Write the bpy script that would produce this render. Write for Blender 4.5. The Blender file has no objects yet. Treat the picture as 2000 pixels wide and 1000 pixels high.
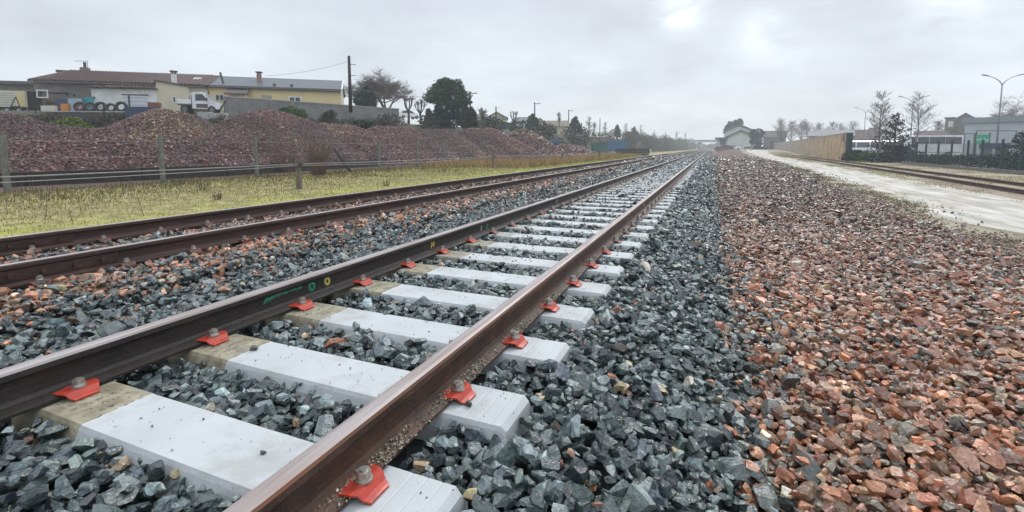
import bpy, bmesh, math, random
import numpy as np
from mathutils import Vector, Matrix
from mathutils import noise as mnoise

S = bpy.context.scene
C = S.collection
R = math.radians

# ------------------------------------------------------------------ camera
F, PP, CAMH = 934.0, 375.0, 1.05            # focal length / principal row in 2000x1000 pixels, eye height
YAW, PITCH = R(22.55), math.atan((375 - 289) / 934.0)
_c, _s = math.cos(YAW), math.sin(YAW)
FW = np.array([-_s * math.cos(PITCH), _c * math.cos(PITCH), -math.sin(PITCH)])
RT = np.array([_c, _s, 0.0])
UP = np.cross(RT, FW)
EYE = np.array([0, 0, CAMH])
cam = bpy.data.cameras.new('camera')
co = bpy.data.objects.new('camera', cam)
C.objects.link(co)
co.matrix_world = Matrix(((RT[0], UP[0], -FW[0], 0), (RT[1], UP[1], -FW[1], 0), (RT[2], UP[2], -FW[2], CAMH), (0, 0, 0, 1)))
cam.sensor_width = 36
cam.lens = 36 * F / 2000
cam.shift_y = -(500 - PP) / 2000
cam.clip_start = 0.05
cam.clip_end = 5000
S.camera = co

# ------------------------------------------------------------------ sky, sun, exposure
SUN_EL, SUN_ROT = R(42), R(8)
w = bpy.data.worlds.new('World')
S.world = w
w.use_nodes = True
nt = w.node_tree
nt.nodes.clear()
N = nt.nodes.new
L = nt.links.new
def wm(op, a, b=None, c=None):
    n = N('ShaderNodeMath'); n.operation = op
    for i, v in enumerate((a, b, c)):
        if v is None: continue
        if isinstance(v, (int, float)): n.inputs[i].default_value = v
        else: L(v, n.inputs[i])
    return n.outputs[0]
tc = N('ShaderNodeTexCoord')
sx = N('ShaderNodeSeparateXYZ'); L(tc.outputs['Generated'], sx.inputs[0])
zz = wm('MAXIMUM', sx.outputs[2], 0.0)
den = wm('ADD', zz, 0.22)
cx = N('ShaderNodeCombineXYZ')
L(wm('DIVIDE', sx.outputs[0], den), cx.inputs[0]); L(wm('DIVIDE', sx.outputs[1], den), cx.inputs[1])
n1 = N('ShaderNodeTexNoise'); n1.inputs['Scale'].default_value = 1.1; n1.inputs['Detail'].default_value = 6; n1.inputs['Roughness'].default_value = .52
L(cx.outputs[0], n1.inputs['Vector'])
n2 = N('ShaderNodeTexNoise'); n2.inputs['Scale'].default_value = 3.2; n2.inputs['Detail'].default_value = 5
n2.inputs['Distortion'].default_value = .5
L(cx.outputs[0], n2.inputs['Vector'])
ramp = N('ShaderNodeValToRGB')
e = ramp.color_ramp.elements
e[0].position = 0.0; e[0].color = (.74, .785, .825, 1)
e[1].position = 1.0; e[1].color = (1.75, 1.85, 1.98, 1)
m = ramp.color_ramp.elements.new(.10); m.color = (.73, .78, .835, 1)
m = ramp.color_ramp.elements.new(.34); m.color = (.67, .715, .795, 1)
m = ramp.color_ramp.elements.new(.52); m.color = (.98, 1.05, 1.15, 1)
L(zz, ramp.inputs[0])
# two breaks in the cloud where the sun shines through
def glow(px, py, power):
    d = FW + RT * (px - 1000) / F + UP * (PP - py) / F
    d = d / np.linalg.norm(d)
    v = N('ShaderNodeVectorMath'); v.operation = 'DOT_PRODUCT'
    nr = N('ShaderNodeVectorMath'); nr.operation = 'NORMALIZE'
    L(tc.outputs['Generated'], nr.inputs[0]); L(nr.outputs[0], v.inputs[0]); v.inputs[1].default_value = d
    return wm('POWER', wm('MAXIMUM', v.outputs['Value'], 0.0), power)
g = wm('ADD', wm('MULTIPLY', glow(1335, 15, 1500), .75), wm('MULTIPLY', glow(1485, 60, 1700), .5))
g = wm('ADD', g, wm('MULTIPLY', glow(1860, -10, 900), .5))
brk = wm('MULTIPLY', wm('SMOOTH_MIN', wm('MULTIPLY', g, 1.0), 1.0, .2), wm('MULTIPLY', wm('MAXIMUM', wm('SUBTRACT', n2.outputs[0], .36), 0.0), 3.4))
cl = wm('ADD', wm('MULTIPLY', wm('SUBTRACT', n1.outputs[0], .5), .8), 1.02)
cl = wm('ADD', cl, wm('MULTIPLY', wm('SUBTRACT', n2.outputs[0], .5), .2))
cl = wm('ADD', cl, brk)
vs = N('ShaderNodeVectorMath'); vs.operation = 'SCALE'
L(ramp.outputs[0], vs.inputs[0]); L(wm('MULTIPLY', cl, 10.0), vs.inputs['Scale'])
sky = N('ShaderNodeTexSky'); sky.sky_type = 'NISHITA'; sky.sun_disc = False
sky.sun_elevation = SUN_EL; sky.sun_rotation = SUN_ROT
mix = N('ShaderNodeMix'); mix.data_type = 'RGBA'; mix.inputs['Factor'].default_value = .93
L(sky.outputs[0], mix.inputs['A']); L(vs.outputs[0], mix.inputs['B'])
bg = N('ShaderNodeBackground'); bg.inputs['Strength'].default_value = 0.1
L(mix.outputs['Result'], bg.inputs[0])
wo = N('ShaderNodeOutputWorld'); L(bg.outputs[0], wo.inputs[0])
sl = bpy.data.lights.new('sun', 'SUN'); sl.energy = 1.4; sl.angle = R(18); sl.color = (1, .96, .9)
so = bpy.data.objects.new('sun', sl); C.objects.link(so)
_sd = Vector((math.sin(SUN_ROT) * math.cos(SUN_EL), math.cos(SUN_ROT) * math.cos(SUN_EL), math.sin(SUN_EL)))
so.rotation_euler = _sd.to_track_quat('Z', 'Y').to_euler()
so.location = (0, 0, 30)
S.view_settings.view_transform = 'Standard'
S.view_settings.look = 'None'
S.view_settings.exposure = 0.10
S.view_settings.gamma = 1
S.cycles.max_bounces = 6
S.cycles.transparent_max_bounces = 12
S.cycles.volume_bounces = 1

# ------------------------------------------------------------------ helpers
def ray(x, y): return FW + RT * ((x - 1000) / F) + UP * ((PP - y) / F)
def dep(x, y, d): return EYE + ray(x, y) * d
def onz(x, y, z):
    r = ray(x, y); return EYE + r * ((z - CAMH) / r[2])
def onx(x, y, X):
    r = ray(x, y); return EYE + r * (X / r[0])
def zat(y, d): return CAMH + (289 - y) * d / F          # height of a picture row at a depth
def xy(x, d):
    p = dep(x, 289, d); return p[0], p[1]
def px_of(P):
    d = np.asarray(P, float) - EYE
    z = d @ FW
    zs = np.where(np.abs(z) < 1e-3, 1e-3, z)
    return 1000 + F * (d @ RT) / zs, PP - F * (d @ UP) / zs, z
def lerp(t, tab):
    xs = [a for a, _ in tab]; ys = [b for _, b in tab]
    return np.interp(t, xs, ys)
def sstep(t):
    t = np.clip(t, 0, 1); return t * t * (3 - 2 * t)

class MB:
    def __init__(s): s.v = []; s.f = []; s.m = []; s.c = []; s.cur = None
    def add(s, vs, fs, m=0):
        o = len(s.v); s.v.extend([tuple(v) for v in vs])
        if s.cur is not None: s.c.extend([s.cur] * len(vs))
        for f in fs: s.f.append([i + o for i in f]); s.m.append(m)
        return s
    def box(s, x0, x1, y0, y1, z0, z1, m=0):
        return s.add([(x0,y0,z0),(x1,y0,z0),(x1,y1,z0),(x0,y1,z0),(x0,y0,z1),(x1,y0,z1),(x1,y1,z1),(x0,y1,z1)],
                     [(3,2,1,0),(4,5,6,7),(0,1,5,4),(1,2,6,5),(2,3,7,6),(3,0,4,7)], m)
    def cbox(s, x, y, z, sx, sy, sz, rz=0, m=0, tilt=0):
        c, n = math.cos(rz), math.sin(rz); ct, st = math.cos(tilt), math.sin(tilt); vs = []
        for a, b, d in [(-1,-1,-1),(1,-1,-1),(1,1,-1),(-1,1,-1),(-1,-1,1),(1,-1,1),(1,1,1),(-1,1,1)]:
            X, Y, Z = a*sx/2, b*sy/2, d*sz/2
            X, Z = X*ct - Z*st, X*st + Z*ct
            vs.append((x + X*c - Y*n, y + X*n + Y*c, z + Z))
        return s.add(vs, [(3,2,1,0),(4,5,6,7),(0,1,5,4),(1,2,6,5),(2,3,7,6),(3,0,4,7)], m)
    def extr(s, pts, vec, m=0):
        n = len(pts); v = Vector(vec); p = [Vector(q) for q in pts]
        return s.add(p + [q + v for q in p], [list(range(n))[::-1], list(range(n, 2*n))] + [(i, (i+1) % n, (i+1) % n + n, i + n) for i in range(n)], m)
    def tube(s, pts, rs, n=6, cap=True, m=0):
        if not hasattr(rs, '__len__'): rs = [rs] * len(pts)
        P = [Vector(p) for p in pts]; vs = []; fs = []
        for i, p in enumerate(P):
            t = (P[min(i+1, len(P)-1)] - P[max(i-1, 0)])
            if t.length < 1e-9: t = Vector((0,0,1))
            t.normalize()
            a = t.cross(Vector((0,0,1)) if abs(t.z) < .9 else Vector((1,0,0))).normalized(); b = t.cross(a)
            for k in range(n):
                th = 2*math.pi*k/n
                vs.append(p + (a*math.cos(th) + b*math.sin(th)) * rs[i])
        for i in range(len(P)-1):
            for k in range(n):
                k2 = (k+1) % n
                fs.append((i*n+k, i*n+k2, (i+1)*n+k2, (i+1)*n+k))
        if cap:
            fs.append(list(range(n))[::-1]); fs.append([(len(P)-1)*n + k for k in range(n)])
        return s.add(vs, fs, m)
    def disc(s, c, ax, r, h, n=16, m=0, r2=None):
        c = Vector(c); ax = Vector(ax).normalized()
        return s.tube([c - ax*h/2, c + ax*h/2], [r, r2 or r], n, True, m)
    def ring(s, c, ax, ro, ri, h, n=20, m=0):
        c = Vector(c); ax = Vector(ax).normalized()
        a = ax.cross(Vector((0,0,1)) if abs(ax.z) < .9 else Vector((1,0,0))).normalized(); b = ax.cross(a)
        vs = []; fs = []
        prof = [(ri, -h*.35), (ri+(ro-ri)*.3, -h/2), (ro-(ro-ri)*.2, -h/2), (ro, -h*.3), (ro, h*.3), (ro-(ro-ri)*.2, h/2), (ri+(ro-ri)*.3, h/2), (ri, h*.35)]
        K = len(prof)
        for i in range(n):
            th = 2*math.pi*i/n; d = a*math.cos(th) + b*math.sin(th)
            for (r, t) in prof: vs.append(c + d*r + ax*t)
        for i in range(n):
            j = (i+1) % n
            for k in range(K):
                k2 = (k+1) % K
                fs.append((i*K+k, j*K+k, j*K+k2, i*K+k2))
        return s.add(vs, fs, m)

def link_mesh(name, me, mats, parent=None):
    o = bpy.data.objects.new(name, me); C.objects.link(o)
    for mm in (mats if isinstance(mats, (list, tuple)) else [mats]): me.materials.append(mm)
    if parent is not None: o.parent = parent
    return o
def obj(name, mb, mats, parent=None, smooth=False, loc=None, rz=0):
    me = bpy.data.meshes.new(name)
    me.from_pydata(mb.v, [], mb.f)
    o = link_mesh(name, me, mats, parent)
    if any(mb.m): me.polygons.foreach_set('material_index', mb.m)
    if smooth: me.polygons.foreach_set('use_smooth', [True] * len(mb.f))
    if mb.c:
        a = me.attributes.new('col', 'FLOAT_COLOR', 'POINT')
        a.data.foreach_set('color', np.array([(c[0], c[1], c[2], 1) for c in mb.c], np.float32).ravel())
    bm = bmesh.new(); bm.from_mesh(me); bmesh.ops.recalc_face_normals(bm, faces=bm.faces); bm.to_mesh(me); bm.free()
    if loc is not None: o.location = loc; o.rotation_euler = (0, 0, rz)
    return o
def raw(name, V, T, mats, cols=None, parent=None, smooth=False):
    """triangle mesh straight from numpy arrays"""
    me = bpy.data.meshes.new(name)
    V = np.asarray(V, np.float32); T = np.asarray(T, np.int32)
    me.vertices.add(len(V)); me.vertices.foreach_set('co', V.ravel())
    k = T.shape[1]
    me.loops.add(T.size); me.loops.foreach_set('vertex_index', T.ravel())
    me.polygons.add(len(T)); me.polygons.foreach_set('loop_start', np.arange(0, T.size, k, dtype=np.int32))
    try: me.polygons.foreach_set('loop_total', np.full(len(T), k, np.int32))
    except Exception: pass
    me.update(calc_edges=True); me.validate()
    if not smooth: me.polygons.foreach_set('use_smooth', np.zeros(len(T), bool))
    else: me.polygons.foreach_set('use_smooth', np.ones(len(T), bool))
    if cols is not None:
        a = me.attributes.new('col', 'FLOAT_COLOR', 'POINT')
        cc = np.ones((len(V), 4), np.float32); cc[:, :3] = cols
        a.data.foreach_set('color', cc.ravel())
    return link_mesh(name, me, mats, parent)
def tag(o, label=None, cat=None, group=None, kind=None):
    if label: o['label'] = label
    if cat: o['category'] = cat
    if group: o['group'] = group
    if kind: o['kind'] = kind
    return o
def thing(name, label, cat, loc=(0,0,0), rz=0, group=None):
    o = bpy.data.objects.new(name, None); C.objects.link(o)
    o.empty_display_size = .2
    o.location = loc; o.rotation_euler = (0, 0, rz)
    return tag(o, label, cat, group)
def children(o): return [c for c in o.children]
def dup(root, loc, rz, label, group=None, parts=True, scale=None):
    r = root.copy(); C.objects.link(r); r.location = loc; r.rotation_euler = (0, 0, rz)
    r['label'] = label
    if group: r['group'] = group
    if scale: r.scale = scale
    if parts:
        for ch in children(root):
            c = ch.copy(); C.objects.link(c); c.parent = r
            for gch in children(ch):
                d = gch.copy(); C.objects.link(d); d.parent = c
    return r

# ------------------------------------------------------------------ materials
def mat(name, col, col2=None, rough=.8, scale=4, detail=5, bump=0, bscale=None, metal=0, spec=.5, mixr=(.35, .65), attr=False, stretch=None, coat=0, trans=None):
    m = bpy.data.materials.new(name); m.use_nodes = True
    t = m.node_tree; n = t.nodes; l = t.links.new
    b = n['Principled BSDF']
    b.inputs['Roughness'].default_value = rough; b.inputs['Metallic'].default_value = metal
    b.inputs['Specular IOR Level'].default_value = spec
    if coat: b.inputs['Coat Weight'].default_value = coat
    g = n.new('ShaderNodeNewGeometry'); vec = g.outputs['Position']
    if stretch:
        mp = n.new('ShaderNodeMapping'); mp.inputs['Scale'].default_value = stretch; l(vec, mp.inputs[0]); vec = mp.outputs[0]
    nz = n.new('ShaderNodeTexNoise'); nz.inputs['Scale'].default_value = scale; nz.inputs['Detail'].default_value = detail; nz.inputs['Roughness'].default_value = .6
    l(vec, nz.inputs['Vector'])
    mr = n.new('ShaderNodeMapRange'); mr.inputs[1].default_value = mixr[0]; mr.inputs[2].default_value = mixr[1]
    l(nz.outputs[0], mr.inputs[0])
    mx = n.new('ShaderNodeMix'); mx.data_type = 'RGBA'
    l(mr.outputs[0], mx.inputs['Factor'])
    if attr:
        a = n.new('ShaderNodeAttribute'); a.attribute_name = 'col'
        dk = n.new('ShaderNodeMix'); dk.data_type = 'RGBA'; dk.blend_type = 'MULTIPLY'; dk.inputs['Factor'].default_value = 1
        l(a.outputs['Color'], dk.inputs['A']); q = col2 or (.7, .7, .7); dk.inputs['B'].default_value = (*q, 1)
        l(a.outputs['Color'], mx.inputs['A']); l(dk.outputs['Result'], mx.inputs['B'])
    else:
        mx.inputs['A'].default_value = (*col, 1); mx.inputs['B'].default_value = (*(col2 or [c*.8 for c in col]), 1)
    l(mx.outputs['Result'], b.inputs['Base Color'])
    if bump:
        nb = n.new('ShaderNodeTexNoise'); nb.inputs['Scale'].default_value = bscale or scale*4; nb.inputs['Detail'].default_value = 4
        l(vec, nb.inputs['Vector'])
        bp = n.new('ShaderNodeBump'); bp.inputs['Strength'].default_value = bump; bp.inputs['Distance'].default_value = .02
        l(nb.outputs[0], bp.inputs['Height']); l(bp.outputs[0], b.inputs['Normal'])
    m['_mix'] = mx.name
    return m
def mixnode(m):
    return m.node_tree, m.node_tree.nodes[m['_mix']], m.node_tree.nodes['Principled BSDF']

M = {}
M['stone'] = mat('stone', (0,0,0), (.50,.52,.54), rough=.25, scale=45, bump=.6, bscale=45, attr=True, spec=.75, mixr=(.3,.7))
M['pile'] = mat('pile_stone', (0,0,0), (.7,.7,.7), rough=.5, scale=12, attr=True, spec=.4)
M['rail'] = mat('rail_rust', (.088,.044,.027), (.036,.021,.015), rough=.55, scale=9, bump=.25, bscale=70, spec=.4)
M['rail_old'] = mat('rail_old_rust', (.072,.036,.028), (.034,.021,.018), rough=.6, scale=7, bump=.25, bscale=60, spec=.4, stretch=(1,.3,1))
M['rail_dark'] = mat('rail_dark_steel', (.034,.026,.023), (.019,.015,.014), rough=.5, scale=9, bump=.25, bscale=70, spec=.4)
M['rail_top'] = mat('rail_running_surface', (.38,.345,.34), (.27,.20,.175), rough=.40, scale=6, metal=.35, stretch=(6,.25,1), mixr=(.4,.7))
M['rail_edge'] = mat('rail_head_edge', (.23,.095,.05), (.13,.07,.05), rough=.45, scale=8, metal=.3, stretch=(4,.5,1))
M['red_paint'] = mat('clip_red_paint', (.47,.048,.024), (.33,.042,.028), rough=.38, scale=30, spec=.5)
M['red_old'] = mat('clip_old_red', (.13,.05,.042), (.08,.04,.035), rough=.7, scale=30)
M['red_dull'] = mat('clip_dusty_red', (.24,.07,.055), (.15,.07,.06), rough=.6, scale=40)
M['zinc'] = mat('zinc_bolt', (.50,.49,.46), (.36,.32,.28), rough=.38, metal=.75, scale=60)
M['concrete_old'] = mat('old_sleeper_concrete', (.30,.30,.29), (.2,.19,.18), rough=.85, scale=6, bump=.3)
M['grout'] = mat('dirt_grit', (.22,.20,.15), (.12,.10,.08), rough=.9, scale=80, bump=.4)

# sleeper concrete: pale with a beige cast end and dark specks
m = mat('sleeper_concrete', (.485,.51,.52), (.40,.425,.435), rough=.62, scale=2.2, bump=.12, bscale=90, spec=.4, mixr=(.3,.7))
t, mx, b = mixnode(m); n = t.nodes; l = t.links.new
tcn = n.new('ShaderNodeTexCoord'); sp = n.new('ShaderNodeSeparateXYZ'); l(tcn.outputs['Object'], sp.inputs[0])
wob = n.new('ShaderNodeTexNoise'); wob.inputs['Scale'].default_value = 26; wob.inputs['Detail'].default_value = 6; wob.inputs['Roughness'].default_value = .75; l(n['Geometry'].outputs['Position'], wob.inputs['Vector'])
ad = n.new('ShaderNodeMath'); ad.operation = 'MULTIPLY_ADD'; l(wob.outputs[0], ad.inputs[0]); ad.inputs[1].default_value = .034; l(sp.outputs[0], ad.inputs[2])
lt = n.new('ShaderNodeMath'); lt.operation = 'LESS_THAN'; l(ad.outputs[0], lt.inputs[0]); lt.inputs[1].default_value = -.381
bn = n.new('ShaderNodeTexNoise'); bn.inputs['Scale'].default_value = 14; bn.inputs['Detail'].default_value = 6; l(n['Geometry'].outputs['Position'], bn.inputs['Vector'])
bc = n.new('ShaderNodeValToRGB'); bc.color_ramp.elements[0].position = .38; bc.color_ramp.elements[0].color = (.20,.175,.12,1); bc.color_ramp.elements[1].position = .62; bc.color_ramp.elements[1].color = (.34,.31,.225,1)
l(bn.outputs[0], bc.inputs[0])
# cast lettering, worn to rows of dark dashes
lm = n.new('ShaderNodeMapping'); lm.inputs['Scale'].default_value = (26, 70, 1); l(tcn.outputs['Object'], lm.inputs[0])
lv = n.new('ShaderNodeTexNoise'); lv.inputs['Scale'].default_value = 1; lv.inputs['Detail'].default_value = 2; l(lm.outputs[0], lv.inputs['Vector'])
def sm(op, a, b_):
    q = n.new('ShaderNodeMath'); q.operation = op
    for i_, v_ in enumerate((a, b_)):
        if isinstance(v_, (int, float)): q.inputs[i_].default_value = v_
        else: l(v_, q.inputs[i_])
    return q.outputs[0]
rowf = sm('ABSOLUTE', sm('SUBTRACT', sm('FRACT', sm('MULTIPLY', sp.outputs[0], 19), 0), .5), 0)
ok = sm('MULTIPLY', sm('LESS_THAN', rowf, .22), sm('GREATER_THAN', lv.outputs[0], .53))
ok = sm('MULTIPLY', ok, sm('LESS_THAN', sm('ABSOLUTE', sp.outputs[1], 0), .095))
ok = sm('MULTIPLY', ok, .75)
bcm = n.new('ShaderNodeMix'); bcm.data_type = 'RGBA'; l(ok, bcm.inputs['Factor']); l(bc.outputs[0], bcm.inputs['A']); bcm.inputs['B'].default_value = (.10,.09,.07,1)
m1 = n.new('ShaderNodeMix'); m1.data_type = 'RGBA'; l(lt.outputs[0], m1.inputs['Factor']); l(mx.outputs['Result'], m1.inputs['A']); l(bcm.outputs['Result'], m1.inputs['B'])
vo = n.new('ShaderNodeTexVoronoi'); vo.inputs['Scale'].default_value = 16; l(n['Geometry'].outputs['Position'], vo.inputs['Vector'])
ls = n.new('ShaderNodeMath'); ls.operation = 'LESS_THAN'; l(vo.outputs['Distance'], ls.inputs[0]); ls.inputs[1].default_value = .055
m2 = n.new('ShaderNodeMix'); m2.data_type = 'RGBA'; l(ls.outputs[0], m2.inputs['Factor']); l(m1.outputs['Result'], m2.inputs['A']); m2.inputs['B'].default_value = (.09,.09,.10,1)
st = n.new('ShaderNodeTexNoise'); st.inputs['Scale'].default_value = 3.1; st.inputs['Detail'].default_value = 8; st.inputs['Roughness'].default_value = .7; l(n['Geometry'].outputs['Position'], st.inputs['Vector'])
sr = n.new('ShaderNodeMapRange'); sr.inputs[1].default_value = .50; sr.inputs[2].default_value = .70; sr.inputs[4].default_value = .75; l(st.outputs[0], sr.inputs[0])
m3 = n.new('ShaderNodeMix'); m3.data_type = 'RGBA'; l(sr.outputs[0], m3.inputs['Factor']); l(m2.outputs['Result'], m3.inputs['A']); m3.inputs['B'].default_value = (.30,.30,.275,1)
# brown dust near the rail seat
rd = sm('ABSOLUTE', sm('SUBTRACT', sp.outputs[0], .56), 0)
rf_ = n.new('ShaderNodeMapRange'); rf_.inputs[1].default_value = .16; rf_.inputs[2].default_value = .02; rf_.inputs[4].default_value = 1; l(rd, rf_.inputs[0])
rn = n.new('ShaderNodeTexNoise'); rn.inputs['Scale'].default_value = 11; rn.inputs['Detail'].default_value = 7; l(n['Geometry'].outputs['Position'], rn.inputs['Vector'])
rk = n.new('ShaderNodeMapRange'); rk.inputs[1].default_value = .48; rk.inputs[2].default_value = .68; rk.inputs[4].default_value = .55; l(rn.outputs[0], rk.inputs[0])
m4 = n.new('ShaderNodeMix'); m4.data_type = 'RGBA'; l(sm('MULTIPLY', rf_.outputs[0], rk.outputs[0]), m4.inputs['Factor']); l(m3.outputs['Result'], m4.inputs['A']); m4.inputs['B'].default_value = (.24,.20,.165,1)
l(m4.outputs['Result'], b.inputs['Base Color'])
M['sleeper'] = m
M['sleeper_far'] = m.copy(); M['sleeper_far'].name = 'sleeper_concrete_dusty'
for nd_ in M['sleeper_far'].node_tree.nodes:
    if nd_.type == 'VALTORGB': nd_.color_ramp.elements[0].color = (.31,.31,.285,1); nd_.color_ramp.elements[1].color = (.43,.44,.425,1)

M['ground'] = mat('earth_grass', (.085,.09,.05), (.06,.055,.04), rough=.95, scale=.6, bump=.4, bscale=6)
M['yard'] = mat('dark_yard_earth', (.075,.06,.055), (.045,.04,.04), rough=.95, scale=1.2, bump=.5, bscale=8)
M['asphalt'] = mat('depot_asphalt', (.075,.08,.085), (.05,.055,.06), rough=.8, scale=.5, bump=.2, bscale=12)
def gravel_mat(name, cols, scale, rough=.8, dist=.03):
    m = bpy.data.materials.new(name); m.use_nodes = True; t = m.node_tree; n = t.nodes; l = t.links.new; b = n['Principled BSDF']
    b.inputs['Roughness'].default_value = rough; b.inputs['Specular IOR Level'].default_value = .4
    g = n.new('ShaderNodeNewGeometry')
    v = n.new('ShaderNodeTexVoronoi'); v.inputs['Scale'].default_value = scale; l(g.outputs['Position'], v.inputs['Vector'])
    s = n.new('ShaderNodeSeparateColor'); l(v.outputs['Color'], s.inputs[0])
    r = n.new('ShaderNodeValToRGB'); r.color_ramp.interpolation = 'CONSTANT'
    el = r.color_ramp.elements
    while len(el) < len(cols): el.new(.5)
    for i, c in enumerate(cols): el[i].position = i/len(cols); el[i].color = (*c, 1)
    l(s.outputs[0], r.inputs[0])
    nz = n.new('ShaderNodeTexNoise'); nz.inputs['Scale'].default_value = .35; nz.inputs['Detail'].default_value = 5; l(g.outputs['Position'], nz.inputs['Vector'])
    mr = n.new('ShaderNodeMapRange'); mr.inputs[1].default_value = .3; mr.inputs[2].default_value = .7; mr.inputs[3].default_value = .75; mr.inputs[4].default_value = 1.2; l(nz.outputs[0], mr.inputs[0])
    vm = n.new('ShaderNodeVectorMath'); vm.operation = 'SCALE'; l(r.outputs[0], vm.inputs[0]); l(mr.outputs[0], vm.inputs['Scale'])
    l(vm.outputs[0], b.inputs['Base Color'])
    bp = n.new('ShaderNodeBump'); bp.inputs['Strength'].default_value = .9; bp.inputs['Distance'].default_value = dist; bp.invert = True
    l(v.outputs['Distance'], bp.inputs['Height']); l(bp.outputs[0], b.inputs['Normal'])
    return m
GREY = np.array([.92, 1.02, 1.03]) * np.array([(.055,.070,.073),(.085,.103,.105),(.12,.142,.145),(.035,.043,.047),(.17,.19,.19),(.072,.095,.090),(.05,.058,.070),(.105,.125,.12),(.040,.052,.050),(.065,.083,.085),(.20,.22,.215),(.25,.265,.25),(.12,.14,.125)])
RED = np.array([1.46, 1.30, 1.08]) * np.array([(.25,.105,.065),(.19,.080,.055),(.30,.145,.095),(.13,.065,.052),(.115,.110,.100),(.17,.155,.135),(.23,.165,.125),(.26,.15,.11),(.30,.18,.12),(.16,.085,.07),(.36,.22,.165),(.06,.05,.048),(.29,.115,.06),(.31,.13,.075),(.21,.16,.13),(.34,.17,.10)])
TAN = np.array([(.46,.37,.20),(.50,.45,.34),(.40,.28,.17)])
M['ballast_bed'] = gravel_mat('ballast_bed', [tuple(c*.14) for c in GREY], 11)  # wet fines, with the shade of the gaps put into the colour
M['gravel_bed'] = gravel_mat('red_gravel_bed', [tuple(c*.22) for c in RED], 11)  # bed colour likewise darkened so gaps between stones look shaded
m = mat('verge_grass', (.31,.38,.035), (.33,.30,.08), rough=.95, scale=1.3, bump=.5, bscale=25)
t, mx, b = mixnode(m); n = t.nodes; l = t.links.new
sp = n.new('ShaderNodeSeparateXYZ'); l(n['Geometry'].outputs['Position'], sp.inputs[0])
nz = n.new('ShaderNodeTexNoise'); nz.inputs['Scale'].default_value = .5; l(n['Geometry'].outputs['Position'], nz.inputs['Vector'])
ad = n.new('ShaderNodeMath'); ad.operation = 'MULTIPLY_ADD'; l(nz.outputs[0], ad.inputs[0]); ad.inputs[1].default_value = 7; l(sp.outputs[0], ad.inputs[2])
mr = n.new('ShaderNodeMapRange'); mr.inputs[1].default_value = -4.5; mr.inputs[2].default_value = -8.5; l(ad.outputs[0], mr.inputs[0])
nd = n.new('ShaderNodeTexNoise'); nd.inputs['Scale'].default_value = 2.2; nd.inputs['Detail'].default_value = 7; l(n['Geometry'].outputs['Position'], nd.inputs['Vector'])
dr = n.new('ShaderNodeValToRGB'); dr.color_ramp.elements[0].position = .4; dr.color_ramp.elements[0].color = (.20,.155,.08,1); dr.color_ramp.elements[1].position = .65; dr.color_ramp.elements[1].color = (.34,.30,.125,1); l(nd.outputs[0], dr.inputs[0])
m1 = n.new('ShaderNodeMix'); m1.data_type = 'RGBA'; l(mr.outputs[0], m1.inputs['Factor']); l(mx.outputs['Result'], m1.inputs['A']); l(dr.outputs[0], m1.inputs['B'])
l(m1.outputs['Result'], b.inputs['Base Color'])
M['verge'] = m
# pale dirt road with wheel ruts, grassy and gravelly edges
m = mat('dirt_road', (.55,.53,.485), (.31,.29,.25), rough=.85, scale=1.6, detail=10, bump=.5, bscale=14, stretch=(1.6,.35,1), mixr=(.36,.64))
t, mx, b = mixnode(m); n = t.nodes; l = t.links.new
nz = n.new('ShaderNodeTexNoise'); nz.inputs['Scale'].default_value = .9; nz.inputs['Detail'].default_value = 9; nz.inputs['Roughness'].default_value = .7
mp = n.new('ShaderNodeMapping'); mp.inputs['Scale'].default_value = (1.5,.3,1); mp.inputs['Location'].default_value = (7,3,0); l(n['Geometry'].outputs['Position'], mp.inputs[0]); l(mp.outputs[0], nz.inputs['Vector'])
mr = n.new('ShaderNodeMapRange'); mr.inputs[1].default_value = .50; mr.inputs[2].default_value = .62; mr.inputs[4].default_value = .8; l(nz.outputs[0], mr.inputs[0])
m1 = n.new('ShaderNodeMix'); m1.data_type = 'RGBA'; l(mr.outputs[0], m1.inputs['Factor']); l(mx.outputs['Result'], m1.inputs['A']); m1.inputs['B'].default_value = (.23,.21,.14,1)
l(m1.outputs['Result'], b.inputs['Base Color'])
M['road'] = m
M['road_edge'] = mat('road_edge', (.31,.285,.20), (.17,.145,.095), rough=.9, scale=1.6, detail=10, bump=.5, bscale=18, stretch=(1.3,.5,1), mixr=(.40,.6))
m = mat('siding_ground', (.27,.245,.155), (.23,.165,.135), rough=.9, scale=.9, detail=8, bump=.5, bscale=18, stretch=(1.3,.4,1), mixr=(.42,.6))
M['siding'] = m
M['leaf'] = mat('foliage', (0,0,0), (.65,.7,.65), rough=.75, scale=3, attr=True, spec=.25)
M['bark'] = mat('bark', (.085,.07,.06), (.05,.042,.04), rough=.9, scale=6, bump=.4)
M['twig'] = mat('twigs', (.135,.115,.11), (.095,.082,.08), rough=.9, scale=2)
M['birch'] = mat('birch_bark', (.22,.20,.19), (.10,.09,.085), rough=.85, scale=5)
M['grass'] = mat('grass_blades', (0,0,0), (.75,.75,.7), rough=.9, scale=5, attr=True, spec=.2)
M['post'] = mat('post_concrete', (.175,.18,.16), (.10,.105,.09), rough=.9, scale=7, bump=.4)
M['wood'] = mat('weathered_wood', (.19,.165,.135), (.11,.095,.08), rough=.9, scale=8, bump=.5, stretch=(3,3,.4))
M['dark_wood'] = mat('dark_timber', (.030,.024,.024), (.018,.015,.016), rough=.9, scale=5, bump=.4)
M['rope'] = mat('pale_rope', (.44,.42,.43), (.32,.30,.31), rough=.8, scale=20)
M['wire'] = mat('galvanised_wire', (.25,.25,.25), None, rough=.6, metal=.3)
M['black'] = mat('black_plastic', (.02,.02,.022), (.03,.03,.03), rough=.6)
M['white_wall'] = mat('white_render', (.74,.75,.74), (.54,.545,.53), rough=.85, scale=1.2, bump=.1)
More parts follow.
